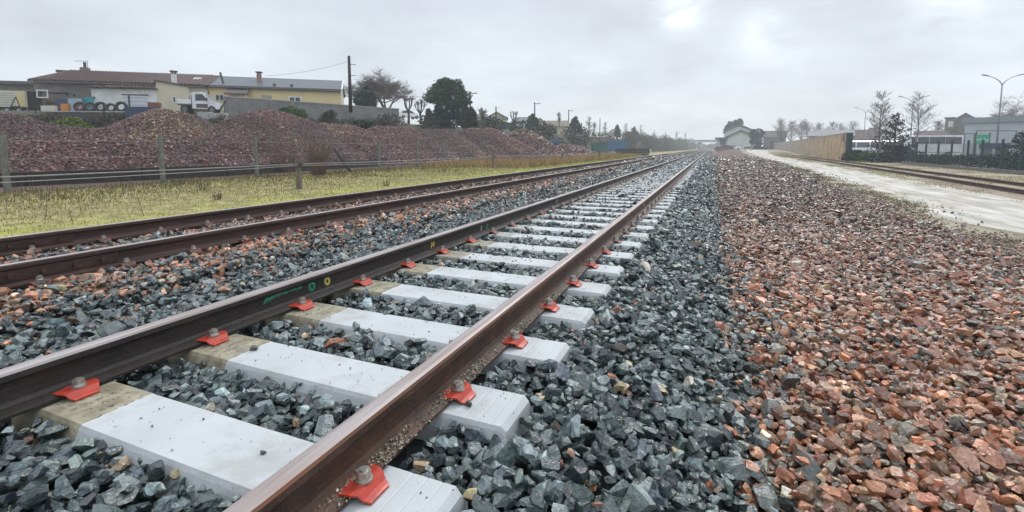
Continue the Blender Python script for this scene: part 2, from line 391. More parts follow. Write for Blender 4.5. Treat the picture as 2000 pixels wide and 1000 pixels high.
M['cream_wall'] = mat('cream_render', (.60,.55,.42), (.52,.48,.37), rough=.85, scale=.9, bump=.1)
M['yellow_wall'] = mat('yellow_render', (.72,.585,.31), (.65,.54,.33), rough=.85, scale=.8, bump=.1)
M['stone_wall'] = mat('rubble_wall', (.20,.175,.155), (.12,.11,.105), rough=.9, scale=1.8, bump=.8, bscale=5)
M['dark_stone'] = mat('dark_rubble', (.085,.08,.075), (.05,.05,.05), rough=.9, scale=2, bump=.8, bscale=6)
M['block_wall'] = mat('cinder_block', (.27,.27,.255), (.19,.19,.185), rough=.9, scale=1.0, bump=.4, bscale=10)
M['conc_pale'] = mat('pale_concrete', (.42,.42,.40), (.33,.33,.32), rough=.9, scale=1.5, bump=.3)
M['brick'] = mat('brick_red', (.28,.10,.075), (.20,.075,.06), rough=.85, scale=6, bump=.4)
M['chim_red'] = mat('chimney_brick', (.34,.17,.14), (.25,.12,.10), rough=.85, scale=6, bump=.4)
M['frame'] = mat('white_frame', (.66,.66,.65), None, rough=.5)
M['glass'] = mat('window_glass', (.045,.055,.075), (.03,.035,.05), rough=.12, spec=.6)
M['shutter'] = mat('beige_shutter', (.40,.37,.28), None, rough=.6)
M['garage'] = mat('garage_door', (.58,.61,.66), (.52,.55,.6), rough=.5)
M['slate'] = mat('slate_roof', (.085,.10,.115), (.06,.07,.082), rough=.5, scale=2, bump=.3)
M['zinc_dark'] = mat('dark_gutter', (.06,.06,.06), None, rough=.5)
M['pipe'] = mat('brown_pipe', (.14,.10,.08), None, rough=.6)
def tile_mat(name, c1, c2):
    m = mat(name, c1, c2, rough=.8, scale=2.6, detail=3)
    t, mx, b = mixnode(m); n = t.nodes; l = t.links.new
    tcn = n.new('ShaderNodeTexCoord')
    wv = n.new('ShaderNodeTexWave'); wv.inputs['Scale'].default_value = 1.15; wv.inputs['Distortion'].default_value = .4; wv.bands_direction = 'X'; l(tcn.outputs['Object'], wv.inputs['Vector'])
    wv2 = n.new('ShaderNodeTexWave'); wv2.inputs['Scale'].default_value = .8; wv2.bands_direction = 'Y'; wv2.wave_profile = 'SAW'; l(tcn.outputs['Object'], wv2.inputs['Vector'])
    a = n.new('ShaderNodeMath'); a.operation = 'MULTIPLY_ADD'; l(wv2.outputs['Fac'], a.inputs[0]); a.inputs[1].default_value = .35; l(wv.outputs['Fac'], a.inputs[2])
    bp = n.new('ShaderNodeBump'); bp.inputs['Strength'].default_value = 1; bp.inputs['Distance'].default_value = .12; l(a.outputs[0], bp.inputs['Height']); l(bp.outputs[0], b.inputs['Normal'])
    return m
M['tiles'] = tile_mat('clay_tiles', (.125,.066,.062), (.078,.060,.062))
M['tiles_pale'] = tile_mat('pale_tiles', (.27,.225,.165), (.21,.18,.14))
M['tiles_dull'] = tile_mat('dull_tiles', (.14,.11,.105), (.10,.085,.08))
M['grey_roof'] = mat('grey_roof', (.13,.14,.155), (.10,.11,.12), rough=.7, scale=1.0)
M['rubber'] = mat('tyre_rubber', (.018,.018,.019), (.03,.03,.03), rough=.75, scale=8)
M['car_white'] = mat('white_car_paint', (.78,.80,.81), (.60,.62,.63), rough=.3, coat=.4, scale=1.5)
M['car_red'] = mat('red_car_paint', (.20,.035,.035), None, rough=.3, coat=.4)
M['car_grey'] = mat('dark_car_paint', (.09,.06,.065), None, rough=.35, coat=.4)
M['orange'] = mat('orange_panel', (.62,.22,.03), (.50,.19,.04), rough=.6)
M['yellow'] = mat('yellow_panel', (.62,.52,.24), (.58,.50,.30), rough=.5)
M['cream_metal'] = mat('cream_metal', (.58,.57,.48), (.5,.49,.42), rough=.5)
M['blue_pale'] = mat('pale_blue_sheet', (.30,.40,.47), (.25,.34,.41), rough=.5)
M['teal'] = mat('teal_sheet', (.02,.30,.33), (.02,.22,.26), rough=.5)
M['blue_tarp'] = mat('blue_tarp', (.035,.11,.23), (.035,.15,.30), rough=.5, scale=1)
M['navy_tarp'] = mat('navy_tarp', (.02,.035,.09), (.02,.05,.12), rough=.5)
M['green_tank'] = mat('green_tank', (.03,.14,.13), (.025,.10,.10), rough=.5)
M['panel'] = mat('precast_panel', (.33,.265,.20), (.235,.20,.165), rough=.9, scale=.7, detail=8, bump=.4, bscale=7, stretch=(1,1,.5))
M['dark_green'] = mat('dark_green_end', (.012,.05,.05), (.01,.035,.04), rough=.6)
M['purple'] = mat('purple_paint', (.24,.08,.27), None, rough=.6)
M['green_fence'] = mat('fence_green', (.012,.045,.042), None, rough=.5)
M['steel'] = mat('grey_steel', (.16,.17,.18), (.12,.125,.13), rough=.5, metal=.4)
M['lamp_grey'] = mat('lamp_post_grey', (.20,.22,.23), None, rough=.5, metal=.3)
M['metal_sheet'] = mat('warehouse_cladding', (.42,.46,.465), (.38,.42,.425), rough=.55, scale=.4, stretch=(1,1,.2))
M['metal_dark'] = mat('warehouse_fascia', (.22,.26,.28), None, rough=.5)
M['banner'] = mat('green_banner', (.03,.36,.20), (.02,.27,.17), rough=.6, scale=1.5)
M['paint_green'] = mat('paint_mark_green', (.02,.34,.18), (.015,.16,.10), rough=.6, scale=60)
M['paint_yellow'] = mat('paint_mark_yellow', (.62,.50,.08), (.45,.38,.12), rough=.6, scale=60)
M['paint_white'] = mat('paint_mark_white', (.55,.53,.50), None, rough=.6)
M['pale_green'] = mat('pale_green_render', (.60,.65,.59), (.53,.58,.53), rough=.85, scale=.5)
M['blue_door'] = mat('blue_door', (.06,.17,.27), None, rough=.5)
M['chip'] = mat('stone_chip', (.05,.055,.06), (.09,.09,.09), rough=.7, scale=20)
def brick_tex(m, sx, sy, c_mort, axis='xz'):
    t, mx, b = mixnode(m); n = t.nodes; l = t.links.new
    tcn = n.new('ShaderNodeTexCoord'); sp = n.new('ShaderNodeSeparateXYZ'); cb = n.new('ShaderNodeCombineXYZ')
    l(tcn.outputs['Object'], sp.inputs[0]); l(sp.outputs[0], cb.inputs[0]); l(sp.outputs[2], cb.inputs[1])
    br = n.new('ShaderNodeTexBrick'); br.inputs['Scale'].default_value = 1; br.inputs['Brick Width'].default_value = sx; br.inputs['Row Height'].default_value = sy; br.inputs['Mortar Size'].default_value = .015
    l(cb.outputs[0], br.inputs['Vector']); br.inputs['Mortar'].default_value = (*c_mort, 1)
    l(mx.outputs['Result'], br.inputs['Color1'])
    hs = n.new('ShaderNodeHueSaturation'); hs.inputs['Value'].default_value = .8; l(mx.outputs['Result'], hs.inputs['Color']); l(hs.outputs[0], br.inputs['Color2'])
    l(br.outputs['Color'], b.inputs['Base Color'])
brick_tex(M['block_wall'], .5, .22, (.17,.17,.165))

# ------------------------------------------------------------------ terrain
CREST = [(-60,-62),(10,-54),(18,-47),(27,-37.6),(43,-32),(65,-28),(100,-27),(153,-23.5),(400,-17),(900,-15)]
TERR = 3.75
def gz(X, Y):
    X = np.asarray(X, float); Y = np.asarray(Y, float)
    prof = lerp(X, [(-9,-.30),(-7.6,-.22),(-6.9,-.12),(-4.4,-.10),(-3.7,-.14),(-3.0,-.10),(-1.2,-.095),(-.95,-.075),(-.35,-.07),(-.15,-.13),(.2,-.36),(.6,-.37),(5,-.37),(8,-.38),(12,-.36),(400,-.36)])
    xc = lerp(Y, CREST)
    z = prof + (TERR + .3) * sstep((xc + 5 - X) / 5.0)
    z = z + .9 * sstep((Y - 90) / 80) * sstep((X - 1.5) / 3.0)
    return z
def road_lo(Y): return lerp(Y, [(-40,3.6),(6,4.1),(10,4.35),(19,4.6),(42,5.6),(100,7.3),(208,9.6),(900,12)])
def road_hi(Y): return lerp(Y, [(-40,7.4),(10,7.85),(20,8.05),(36,8.6),(100,11),(208,17),(900,30)])
def wobble(Y, k, a): return a * np.array([mnoise.noise(Vector((k * 7.7, float(y) * .35, k))) for y in np.atleast_1d(Y)])
YR = np.unique(np.concatenate([np.arange(-30, 0, 3), np.arange(0, 40, .5), np.arange(40, 100, 2), np.arange(100, 300, 8), np.arange(300, 901, 40)]).astype(float))
K = np.ones_like(YR)
B = [ -420*K, lerp(YR, CREST) - 2, lerp(YR, CREST) + 5.5, np.minimum(-19.2 + wobble(YR, 1, .8), 0) + lerp(YR, [(-30,0),(30,0),(150,4),(900,6)]),
      -7.45 + wobble(YR, 2, .3), .18 + wobble(YR, 3, .12), road_lo(YR) + wobble(YR, 4, .35) - .8 + wobble(YR, 8, .4), road_lo(YR) + wobble(YR, 4, .35) + .30 + wobble(YR, 9, .7), road_hi(YR) + wobble(YR, 5, .35), 16.3*K + lerp(YR, [(-30,0),(60,0),(400,40),(900,60)]), 420*K ]
def strip(name, i, nx, m, label=None):
    a, b = B[i], B[i+1]
    u = np.linspace(0, 1, nx + 1)
    X = a[:, None] * (1 - u) + b[:, None] * u
    Y = np.repeat(YR[:, None], nx + 1, 1)
    Z = gz(X, Y)
    if name in ('ballast_bed', 'gravel_yard'): Z = Z - .034
    V = np.stack([X, Y, Z], -1).reshape(-1, 3)
    r, c = np.meshgrid(np.arange(len(YR) - 1), np.arange(nx), indexing='ij')
    q = (r * (nx + 1) + c).ravel()
    T = np.stack([q, q + 1, q + nx + 2, q + nx + 1], -1)
    return tag(raw(name, V, T, m, smooth=True), kind='structure')
strip('terrace', 0, 10, M['ground'])
strip('embankment', 1, 10, M['ground'])
strip('storage_yard', 2, 6, gravel_mat('yard_gravel', [(.10,.05,.045),(.07,.035,.035),(.13,.075,.06),(.05,.035,.035),(.11,.085,.06)], 9))
strip('grass_verge', 3, 8, M['verge'])
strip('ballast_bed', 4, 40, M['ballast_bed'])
strip('gravel_yard', 5, 8, M['gravel_bed'])
strip('road_edge', 6, 3, M['road_edge'])
strip('dirt_road', 7, 6, M['road'])
strip('siding_ground', 8, 8, M['siding'])
strip('depot_ground', 9, 10, M['asphalt'])

# ------------------------------------------------------------------ stones
def proto_cut(seed, ncut):
    rr = random.Random(seed); bm = bmesh.new(); bmesh.ops.create_cube(bm, size=2)
    for k in range(ncut):
        d = Vector((rr.gauss(0,1), rr.gauss(0,1), rr.gauss(0,1))).normalized()
        p = d * rr.uniform(.52, .84)
        r = bmesh.ops.bisect_plane(bm, geom=bm.verts[:] + bm.edges[:] + bm.faces[:], plane_co=p, plane_no=d, clear_outer=True)
        ed = [g for g in r['geom_cut'] if isinstance(g, bmesh.types.BMEdge)]
        if ed: bmesh.ops.edgeloop_fill(bm, edges=ed)
    bmesh.ops.remove_doubles(bm, verts=bm.verts[:], dist=.06)
    bmesh.ops.triangulate(bm, faces=bm.faces[:])
    bmesh.ops.recalc_face_normals(bm, faces=bm.faces[:])
    V = np.array([v.co[:] for v in bm.verts]); T = np.array([[v.index for v in f.verts] for f in bm.faces])
    bm.free()
    V = V - (V.max(0) + V.min(0)) / 2; V = V / (V.max(0) - V.min(0))
    return V, T
def proto_hull(seed, npt):
    rr = random.Random(seed); bm = bmesh.new()
    for k in range(npt):
        bm.verts.new(Vector((rr.gauss(0,1), rr.gauss(0,1), rr.gauss(0,1))).normalized())
    r = bmesh.ops.convex_hull(bm, input=bm.verts[:])
    bm.verts.index_update()
    V = np.array([v.co[:] for v in bm.verts]); T = np.array([[v.index for v in f.verts] for f in bm.faces])
    bm.free()
    V = V - (V.max(0) + V.min(0)) / 2; V = V / (V.max(0) - V.min(0))
    return V, T
P_NEAR = [proto_cut(s, 13) for s in range(14)]
P_FAR = [proto_hull(s, 8) for s in range(8)]
def stones(P, size, cols, protos, rng, tilt=.45, axes=(1, .74, .56)):
    n = len(P); kind = rng.integers(0, len(protos), n)
    th = rng.uniform(0, 2*np.pi, n); ta = rng.normal(0, tilt, n); tb = rng.normal(0, tilt, n)
    ax = np.array(axes) * rng.uniform(.8, 1.25, (n, 3)) * size[:, None]
    Vs, Ts, Cs = [], [], []; off = 0
    for k, (V, T) in enumerate(protos):
        s = np.where(kind == k)[0]
        if not len(s): continue
        v = V[None] * ax[s][:, None, :]
        c, d = np.cos(ta[s])[:, None], np.sin(ta[s])[:, None]
        y, z = v[..., 1]*c - v[..., 2]*d, v[..., 1]*d + v[..., 2]*c
        c, d = np.cos(tb[s])[:, None], np.sin(tb[s])[:, None]
        x, z = v[..., 0]*c + z*d, -v[..., 0]*d + z*c
        c, d = np.cos(th[s])[:, None], np.sin(th[s])[:, None]
        x, y = x*c - y*d, x*d + y*c
        v = np.stack([x, y, z], -1) + P[s][:, None, :]
        Vs.append(v.reshape(-1, 3))
        Ts.append((T[None] + (off + np.arange(len(s)) * len(V))[:, None, None]).reshape(-1, 3))
        Cs.append(np.repeat(cols[s], len(V), 0)); off += len(s) * len(V)
    return np.concatenate(Vs), np.concatenate(Ts), np.concatenate(Cs)
def jgrid(x0, x1, y0, y1, sp, rng):
    a = np.arange(x0, x1, sp); b = np.arange(y0, y1, sp)
    X, Y = np.meshgrid(a, b); X = X.ravel(); Y = Y.ravel()
    return X + rng.uniform(-.5, .5, X.size) * sp, Y + rng.uniform(-.5, .5, X.size) * sp
def inview(X, Y, Z, mx=260, my=120):
    px, py, z = px_of(np.stack([X, Y, Z], -1))
    ex = mx + 520 / np.maximum(z, .4)
    return (z > .25) & (px > -ex) & (px < 2000 + ex) & (py < 1000 + my * (1.6 / np.maximum(z, .4)))
def vnoise(X, Y, s, k=0):
    return np.array([mnoise.noise(Vector((float(a)*s, float(b)*s, k))) for a, b in zip(X, Y)])
SX, SY0, SP = -1.78, 1.10, .60           # sleepers: centre line, first one, spacing
RAIL_R, RAIL_L = -1.025, -2.535
RAIL2 = (-4.86, -6.36)
# picture-size bands: (y from, y to, grid spacing, stone size, prototypes)
BANDS = [(-.6, 4.5, .031, .055, P_NEAR), (4.5, 10, .038, .060, P_NEAR), (10, 22, .055, .072, P_FAR), (22, 45, .10, .125, P_FAR), (45, 85, .20, .21, P_FAR)]
def keep_out(X, Y, sz):
    k = np.ones(len(X), bool)
    ph = (Y - SY0 + SP/2) % SP - SP/2
    k &= ~((X > SX - 1.16) & (X < SX + 1.14) & (np.abs(ph) < .128 + .18*sz))
    for r in (RAIL_R, RAIL_L) + RAIL2: k &= ~(np.abs(X - r) < .070 + .2*sz)
    return k
allg = {'grey': [], 'mixed': [], 'red': []}
for bi, (y0, y1, sp, ss, pr) in enumerate(BANDS):
    rng = np.random.default_rng(100 + bi)
    for zone, (xa, xb) in {'grey': (-4.0, .34), 'mixed': (-7.6, -4.0), 'red': (.0, 5.6 + .03*y1)}.items():
        X, Y = jgrid(xa, xb, y0, y1, sp, rng)
        n = len(X)
        Z = gz(X, Y)
        k = inview(X, Y, Z)
        sz = .93 * ss * np.exp(rng.normal(0, .34, n))
        if zone == 'grey':
            k &= X < .17 + rng.normal(0, .07, n)
        elif zone == 'red':
            lo = .17 + rng.normal(0, .07, n); ed = road_lo(Y) - .35 + rng.normal(.0, .45, n) + .5*np.array([mnoise.noise(Vector((x_*.6, y_*.4, 2))) for x_, y_ in zip(X, Y)]) * (Y > 5); k &= (X > lo) & (X < ed)
            sz *= np.where(X > road_lo(Y) - .6, .7, 1)
            sz *= np.where(X > 3, .9, 1)
        else:
            k &= X > -7.5 + .12 * rng.normal(0, 1, n)
        k &= keep_out(X, Y, sz)
        X, Y, Z, sz = X[k], Y[k], Z[k], sz[k]; n = len(X)
        if not n: continue
        lift = {'grey': .024, 'mixed': .075, 'red': .016}[zone]
        Z = Z + lift + rng.normal(0, .023, n) * (ss / .062) ** .5
        incrib = (X > RAIL_L) & (X < RAIL_R)
        Z = Z + np.where(incrib, np.clip(.014 + (Y - 2.0) * .007, .012, .032), 0)
        g = GREY[rng.integers(0, len(GREY), n)]; r = RED[rng.integers(0, len(RED), n)]; tn = TAN[rng.integers(0, len(TAN), n)]
        if zone == 'grey':
            pr_red = np.where(X < -3.4, .10, .012)
            pt = .012
        elif zone == 'red':
            pr_red = np.clip(.55 + (X - .2) * .9, 0, .95) - np.clip((Y - 5) * .010, 0, .12); pt = .035
        else:
            pr_red = np.where(X < -4.75, .52, .72 * np.clip((-3.85 - X) / .5, 0, 1)) * np.clip(1.15 - .02*Y, .35, 1)
            pt = .025
        if zone != 'grey' and n < 90000: pr_red = pr_red + .22 * vnoise(X, Y, .9, 3)
        u = rng.uniform(0, 1, n)
        col = np.where((u < pr_red)[:, None], r, g)
        col = np.where((rng.uniform(0, 1, n) < pt)[:, None], tn, col)
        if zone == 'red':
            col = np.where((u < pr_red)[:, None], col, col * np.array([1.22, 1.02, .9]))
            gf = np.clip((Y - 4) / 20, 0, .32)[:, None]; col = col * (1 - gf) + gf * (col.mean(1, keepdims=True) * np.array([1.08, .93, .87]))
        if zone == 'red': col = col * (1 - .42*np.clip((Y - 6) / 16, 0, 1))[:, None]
        if zone == 'mixed': col = np.where((X < -4.75)[:, None], col * np.array([.9, .82, .8]), col)
        col = col * np.exp(rng.normal(0, 1, (n, 1)) * (np.where(Y > 6, .21, .34)[:, None] if zone == 'red' else .42))
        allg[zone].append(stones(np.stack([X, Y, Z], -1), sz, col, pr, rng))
def merge(lst):
    V, T, Cc = [], [], []; o = 0
    for v, t_, c in lst: V.append(v); T.append(t_ + o); Cc.append(c); o += len(v)
    return np.concatenate(V), np.concatenate(T), np.concatenate(Cc)
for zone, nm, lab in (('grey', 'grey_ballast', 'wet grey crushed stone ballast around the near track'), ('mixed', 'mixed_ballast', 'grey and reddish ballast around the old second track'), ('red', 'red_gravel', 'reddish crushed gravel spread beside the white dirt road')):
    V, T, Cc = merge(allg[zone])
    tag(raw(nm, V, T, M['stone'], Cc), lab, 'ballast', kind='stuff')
allg = None

# ------------------------------------------------------------------ rails
def rail_profile(k=1.0):
    h = [(.075,.010),(.075,.021),(.060,.026),(.022,.037),(.0115,.052),(.0085,.075),(.0085,.112),(.012,.128),(.034,.140),(.0365,.146),(.036,.168),(.031,.178),(.018,.1815)]
    return [(x, z) for x, z in h] + [(-x, z) for x, z in reversed(h)]
def rail(name, label, cat, group, x0, pts_y, side, top, edge, zoff=0, xf=None):
    P = rail_profile(); n = len(P); mb = MB(); vs = []; fs = []; ms = []
    for y in pts_y:
        xx = x0 if xf is None else xf(y)
        zz = zoff if xf is None else zoff
        for (a, z) in P: vs.append((xx + a, y, z + zz))
    K2 = len(pts_y)
    for i in range(K2 - 1):
        for k in range(n):
            k2 = (k + 1) % n
            mb.f.append([i*n + k, i*n + k2, (i+1)*n + k2, (i+1)*n + k])
            mb.m.append(1 if k in (12, ) or k in (11, 13) else (2 if k in (10, 14) else 0))
    mb.f.append(list(range(n))); mb.m.append(0)
    mb.f.append([(K2-1)*n + k for k in range(n)][::-1]); mb.m.append(0)
    mb.v = vs
    return tag(obj(name, mb, [side, top, edge]), label, cat, group)
YS = [-3, 0, 2, 4, 8, 16, 32, 64, 128, 256, 500]
rR = rail('steel_rail', 'brown steel rail running through the bottom edge, with rust-orange head edge', 'rail', 'rails of the near track', RAIL_R, YS, M['rail'], M['rail_top'], M['rail_edge'])
rL = rail('steel_rail', 'brown steel rail with green and yellow paint marks on its web', 'rail', 'rails of the near track', RAIL_L, YS, M['rail_dark'], M['rail_top'], M['rail_top'])
r2a = rail('old_rail', 'rusty rail of the second track, with bolted joint, bordering the grey ballast', 'rail', 'rails of the second track', RAIL2[0], YS, M['rail_old'], M['rail_top'], M['rail_old'])
r2b = rail('old_rail', 'rusty rail of the second track nearest the mossy grass', 'rail', 'rails of the second track', RAIL2[1], YS, M['rail_old'], M['rail_top'], M['rail_old'])
# right-hand siding, slightly diverging
def sidx(y): return float(lerp(y, [(-20,8.0),(10,8.45),(19,8.85),(26,9.3),(50,10.4),(100,12.15),(170,14.8)]))
SYS = [-10, 0, 5, 10, 15, 20, 26, 35, 50, 75, 100, 140, 170]
for dx, lab in ((0, 'dark rail of the grassy siding, on its side toward the white road'), (1.5, 'dark rail of the grassy siding, on its side toward the green fence')):
    rail('siding_rail', lab, 'rail', 'rails of the siding', 0, SYS, M['rail_old'], M['rail'], M['rail_old'], zoff=-.40, xf=lambda y, dx=dx: sidx(y) + dx)
# bolted joint on the second track
def fishplate(rl, x, y, sgn):
    mb = MB(); mb.box(x + sgn*.009, x + sgn*.026, y - .42, y + .42, .048, .132)
    f = obj('fishplate', mb, M['rail_old'], rl)
    for k in (-.3, -.1, .1, .3):
        b_ = MB(); b_.disc((x + sgn*.037, y + k, .09), (1,0,0), .018, .024, 6); obj('bolt', b_, M['rail'], f)
pj = onx(110, 505, RAIL2[0]); fishplate(r2a, RAIL2[0], float(pj[1]), 1)
pj = onx(40, 465, RAIL2[1]); fishplate(r2b, RAIL2[1], float(pj[1]), 1)
# paint marks on the web of the left rail
WX = RAIL_L + .0085
def webpt(x, y): p = onx(x, y, WX); return float(p[1]), min(max(float(p[2]), .054), .128)
def stroke(pts, wd, m, name='paint_mark', lab=None):
    mb = MB(); Q = [Vector((0, *webpt(*p))) for p in pts]
    for a, b_ in zip(Q[:-1], Q[1:]):
        d = (b_ - a);
        if d.length < 1e-6: continue
        d.normalize(); nrm = Vector((0, -d.z, d.y)) * wd / 2; ex = d * wd * .3
        x0, x1 = WX + .0004, WX + .0016 + .0003*random.random()
        mb.extr([(x0, *(a - ex + nrm).yz), (x0, *(b_ + ex + nrm).yz), (x0, *(b_ + ex - nrm).yz), (x0, *(a - ex - nrm).yz)], (x1 - x0, 0, 0))
    o = obj(name, mb, m, rL)
    if lab: o['label'] = lab
rs = random.Random(5)
scr = [(515, 593)]
for i in range(30):
    u = i / 29; bx = 516 + 73*u; by = 588 - 26*u - 4*math.sin(u*3)
    scr.append((bx + rs.uniform(-.8, .8), by + (-5 if i % 2 else 4)*(1 - .35*u) + rs.uniform(-1, 1)))
stroke(scr, .010, M['paint_green'], lab='long green handwritten scrawl on the rail web')
def ringpts(cx_, cy_, rx, ry, n=12): return [(cx_ + rx*math.cos(2*math.pi*i/n), cy_ + ry*math.sin(2*math.pi*i/n)) for i in range(n + 1)]
stroke(ringpts(609, 559, 4.5, 7.5), .018, M['paint_green'], lab='green painted ring')
stroke(ringpts(639, 549, 4, 6), .018, M['paint_yellow'], lab='yellow painted ring')
stroke([(842, 486), (843, 473), (847, 481), (848, 469)], .016, M['paint_yellow'], lab='yellow painted N')
stroke([(939.5, 451), (940.5, 439)], .02, M['paint_white'], lab='white painted tick')
stroke([(950.5, 446), (952, 436)], .03, M['paint_green'], lab='green painted tick')
stroke([(1087, 399), (1088, 387)], .03, M['paint_white'], lab='pale painted tick far along the rail')
WX2 = RAIL_R + .0085
mb = MB()
p = onx(1257, 404, WX2); mb.box(WX2 + .0004, WX2 + .0016, p[1] - .02, p[1] + .02, .06, .125); o = obj('paint_mark', mb, M['paint_white'], rR); o['label'] = 'pale painted tick far along the rail'

# grit lying on the foot of the right rail
rng = np.random.default_rng(9)
n = 7000
Yg = rng.uniform(.5, 7, n) ; Xg = RAIL_R + rng.choice([-1, 1], n, p=[.2, .8]) * rng.uniform(.03, .082, n)
near_clip = np.abs((Yg - SY0 + .3 - .10) % SP - .3) < .17
k = near_clip | (rng.uniform(0, 1, n) < .16)
Xg, Yg = Xg[k], Yg[k]
Zg = np.interp(np.abs(Xg - RAIL_R), [.0115, .022, .06, .075], [.052, .037, .026, .021]) + .004
cg = np.array([(.30,.27,.20)]) * np.exp(rng.normal(0, .45, (len(Xg), 1)))
V, T, Cc = stones(np.stack([Xg, Yg, Zg], -1), rng.uniform(.004, .012, len(Xg)), cg, P_FAR, rng)
tag(raw('rail_grit', V, T, M['stone'], Cc), 'pale grit lying on the foot of the right-hand rail', 'grit', kind='stuff')

# ------------------------------------------------------------------ sleepers
def sleeper_mesh():
    st = []
    Lh = 1.12
    # (x, z of top, half width of top)
    st += [(-Lh, -.11, .118), (-Lh + .012, -.020, .123), (-Lh + .034, 0, .128)]
    for g in (-1.0, -.95): st += [(g - .004, 0, .128), (g, -.003, .128), (g + .004, 0, .128)]
    st += [(-.40, 0, .130), (-.385, -.003, .130), (.60, -.003, .130), (.61, 0, .130)]
    for g in (.93, .985, 1.04): st += [(g - .005, 0, .128), (g, -.0022, .128), (g + .005, 0, .128)]
    st += [(Lh - .034, 0, .128), (Lh - .012, -.020, .123), (Lh, -.11, .118)]
    mb = MB(); K = 10
    for x, z, hw in st:
        for (y, zz) in [(-hw - .032, -.22), (-hw - .028, -.12), (-hw - .020, -.052), (-hw - .007, z - .016), (-hw + .003, z), (hw - .003, z), (hw + .007, z - .016), (hw + .020, -.052), (hw + .028, -.12), (hw + .032, -.22)]:
            mb.v.append((x, y, zz))
    for i in range(len(st) - 1):
        for k in range(K):
            k2 = (k + 1) % K
            mb.f.append([i*K + k, i*K + k2, (i+1)*K + k2, (i+1)*K + k]); mb.m.append(0)
    mb.f.append(list(range(K))); mb.m.append(0); mb.f.append([(len(st)-1)*K + k for k in range(K)]); mb.m.append(0)
    return mb
def clip_mesh(xr, sg):
    # pressed steel plate: (distance from rail centre, top z, half length along the rail)
    st = [(.032, .033, .062), (.040, .032, .077), (.085, .035, .070), (.106, .032, .060), (.120, .015, .052), (.136, .011, .046), (.142, .008, .042)]
    mb = MB()
    for d, z, hl in st:
        mb.v += [(xr + sg*d, -hl, z - .006), (xr + sg*d, hl, z - .006), (xr + sg*d, hl, z), (xr + sg*d, hl*.35, z + .002), (xr + sg*d, -hl*.35, z + .002), (xr + sg*d, -hl, z)]
    K = 6
    for i in range(len(st) - 1):
        for k in range(K):
            k2 = (k + 1) % K; mb.f.append([i*K + k, i*K + k2, (i+1)*K + k2, (i+1)*K + k]); mb.m.append(0)
    mb.f.append(list(range(K))); mb.m.append(0); mb.f.append([(len(st)-1)*K + k for k in range(K)]); mb.m.append(0)
    return mb
def bolt_mesh(xr, sg):
    mb = MB(); x = xr + sg*.080
    mb.disc((x, 0, .040), (0,0,1), .027, .007, 18)
    mb.disc((x, 0, .047), (0,0,1), .024, .008, 18, r2=.0215)
    mb.disc((x, 0, .059), (0,0,1), .0225, .017, 6)
    mb.disc((x, 0, .069), (0,0,1), .0125, .008, 12)
    return mb
ORD = ['nearest', 'second', 'third', 'fourth', 'fifth', 'sixth', 'seventh', 'eighth', 'ninth', 'tenth', 'eleventh', 'twelfth', 'thirteenth', 'fourteenth', 'fifteenth', 'sixteenth', 'seventeenth', 'eighteenth', 'nineteenth', 'twentieth']
SG = 'sleepers of the near track'
sl0 = obj('concrete_sleeper', sleeper_mesh(), M['sleeper']); tag(sl0, 'x', 'sleeper', SG)
xl, xr_ = RAIL_L - SX, RAIL_R - SX
for xr, sg in ((xl, 1), (xr_, 1), (xl, -1), (xr_, -1)):
    c_ = obj('rail_clip', clip_mesh(xr, sg), M['red_paint'], sl0)
    obj('bolt', bolt_mesh(xr, sg), M['zinc'], c_, smooth=False)
NSL = 150
rs = random.Random(8)
for i in range(-1, NSL):
    loc = (SX + rs.uniform(-.006, .006), SY0 + SP*i, 0); rz = rs.uniform(-.004, .004)
    if i == -1: lab = 'pale sleeper end cut off at the bottom edge, with the largest red clip'
    elif i == 0: lab = 'nearest fully seen white sleeper between the rails, with a dark pebble near its right end'
    elif i < 20: lab = ORD[i] + ' white concrete sleeper along the near track from the camera'
    else: lab = 'distant pale concrete sleeper of the near track, beyond the twentieth'
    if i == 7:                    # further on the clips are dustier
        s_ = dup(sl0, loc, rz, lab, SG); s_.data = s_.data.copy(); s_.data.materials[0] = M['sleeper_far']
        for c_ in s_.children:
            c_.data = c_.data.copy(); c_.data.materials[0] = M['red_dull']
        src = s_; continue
    if i == -1:
        src = sl0; s_ = sl0; s_.location = loc; s_['label'] = lab
    else:
        s_ = dup(src, loc, rz, lab, SG, parts=i < 45)
# old sleepers of the second track, mostly buried
mb = MB(); mb.box(-1.28, 1.28, -.13, .13, -.2, -.045)
os_ = obj('old_sleeper', mb, M['concrete_old']); tag(os_, 'x', 'sleeper', 'sleepers of the second track')
SX2 = sum(RAIL2) / 2
for xr, sg in ((RAIL2[0]-SX2, 1), (RAIL2[0]-SX2, -1), (RAIL2[1]-SX2, 1), (RAIL2[1]-SX2, -1)):
    c_ = obj('rail_clip', clip_mesh(xr, sg), M['red_old'], os_); obj('bolt', bolt_mesh(xr, sg), M['zinc'], c_)
for i in range(-1, 90):
    lab = 'worn grey sleeper half buried in mixed ballast under the old second track'
    loc = (SX2 + rs.uniform(-.03, .03), .75 + SP*i, rs.uniform(-.008, .004))
    if i == -1: os_.location = loc; os_['label'] = lab
    else: dup(os_, loc, rs.uniform(-.02, .02), lab, parts=i < 32)

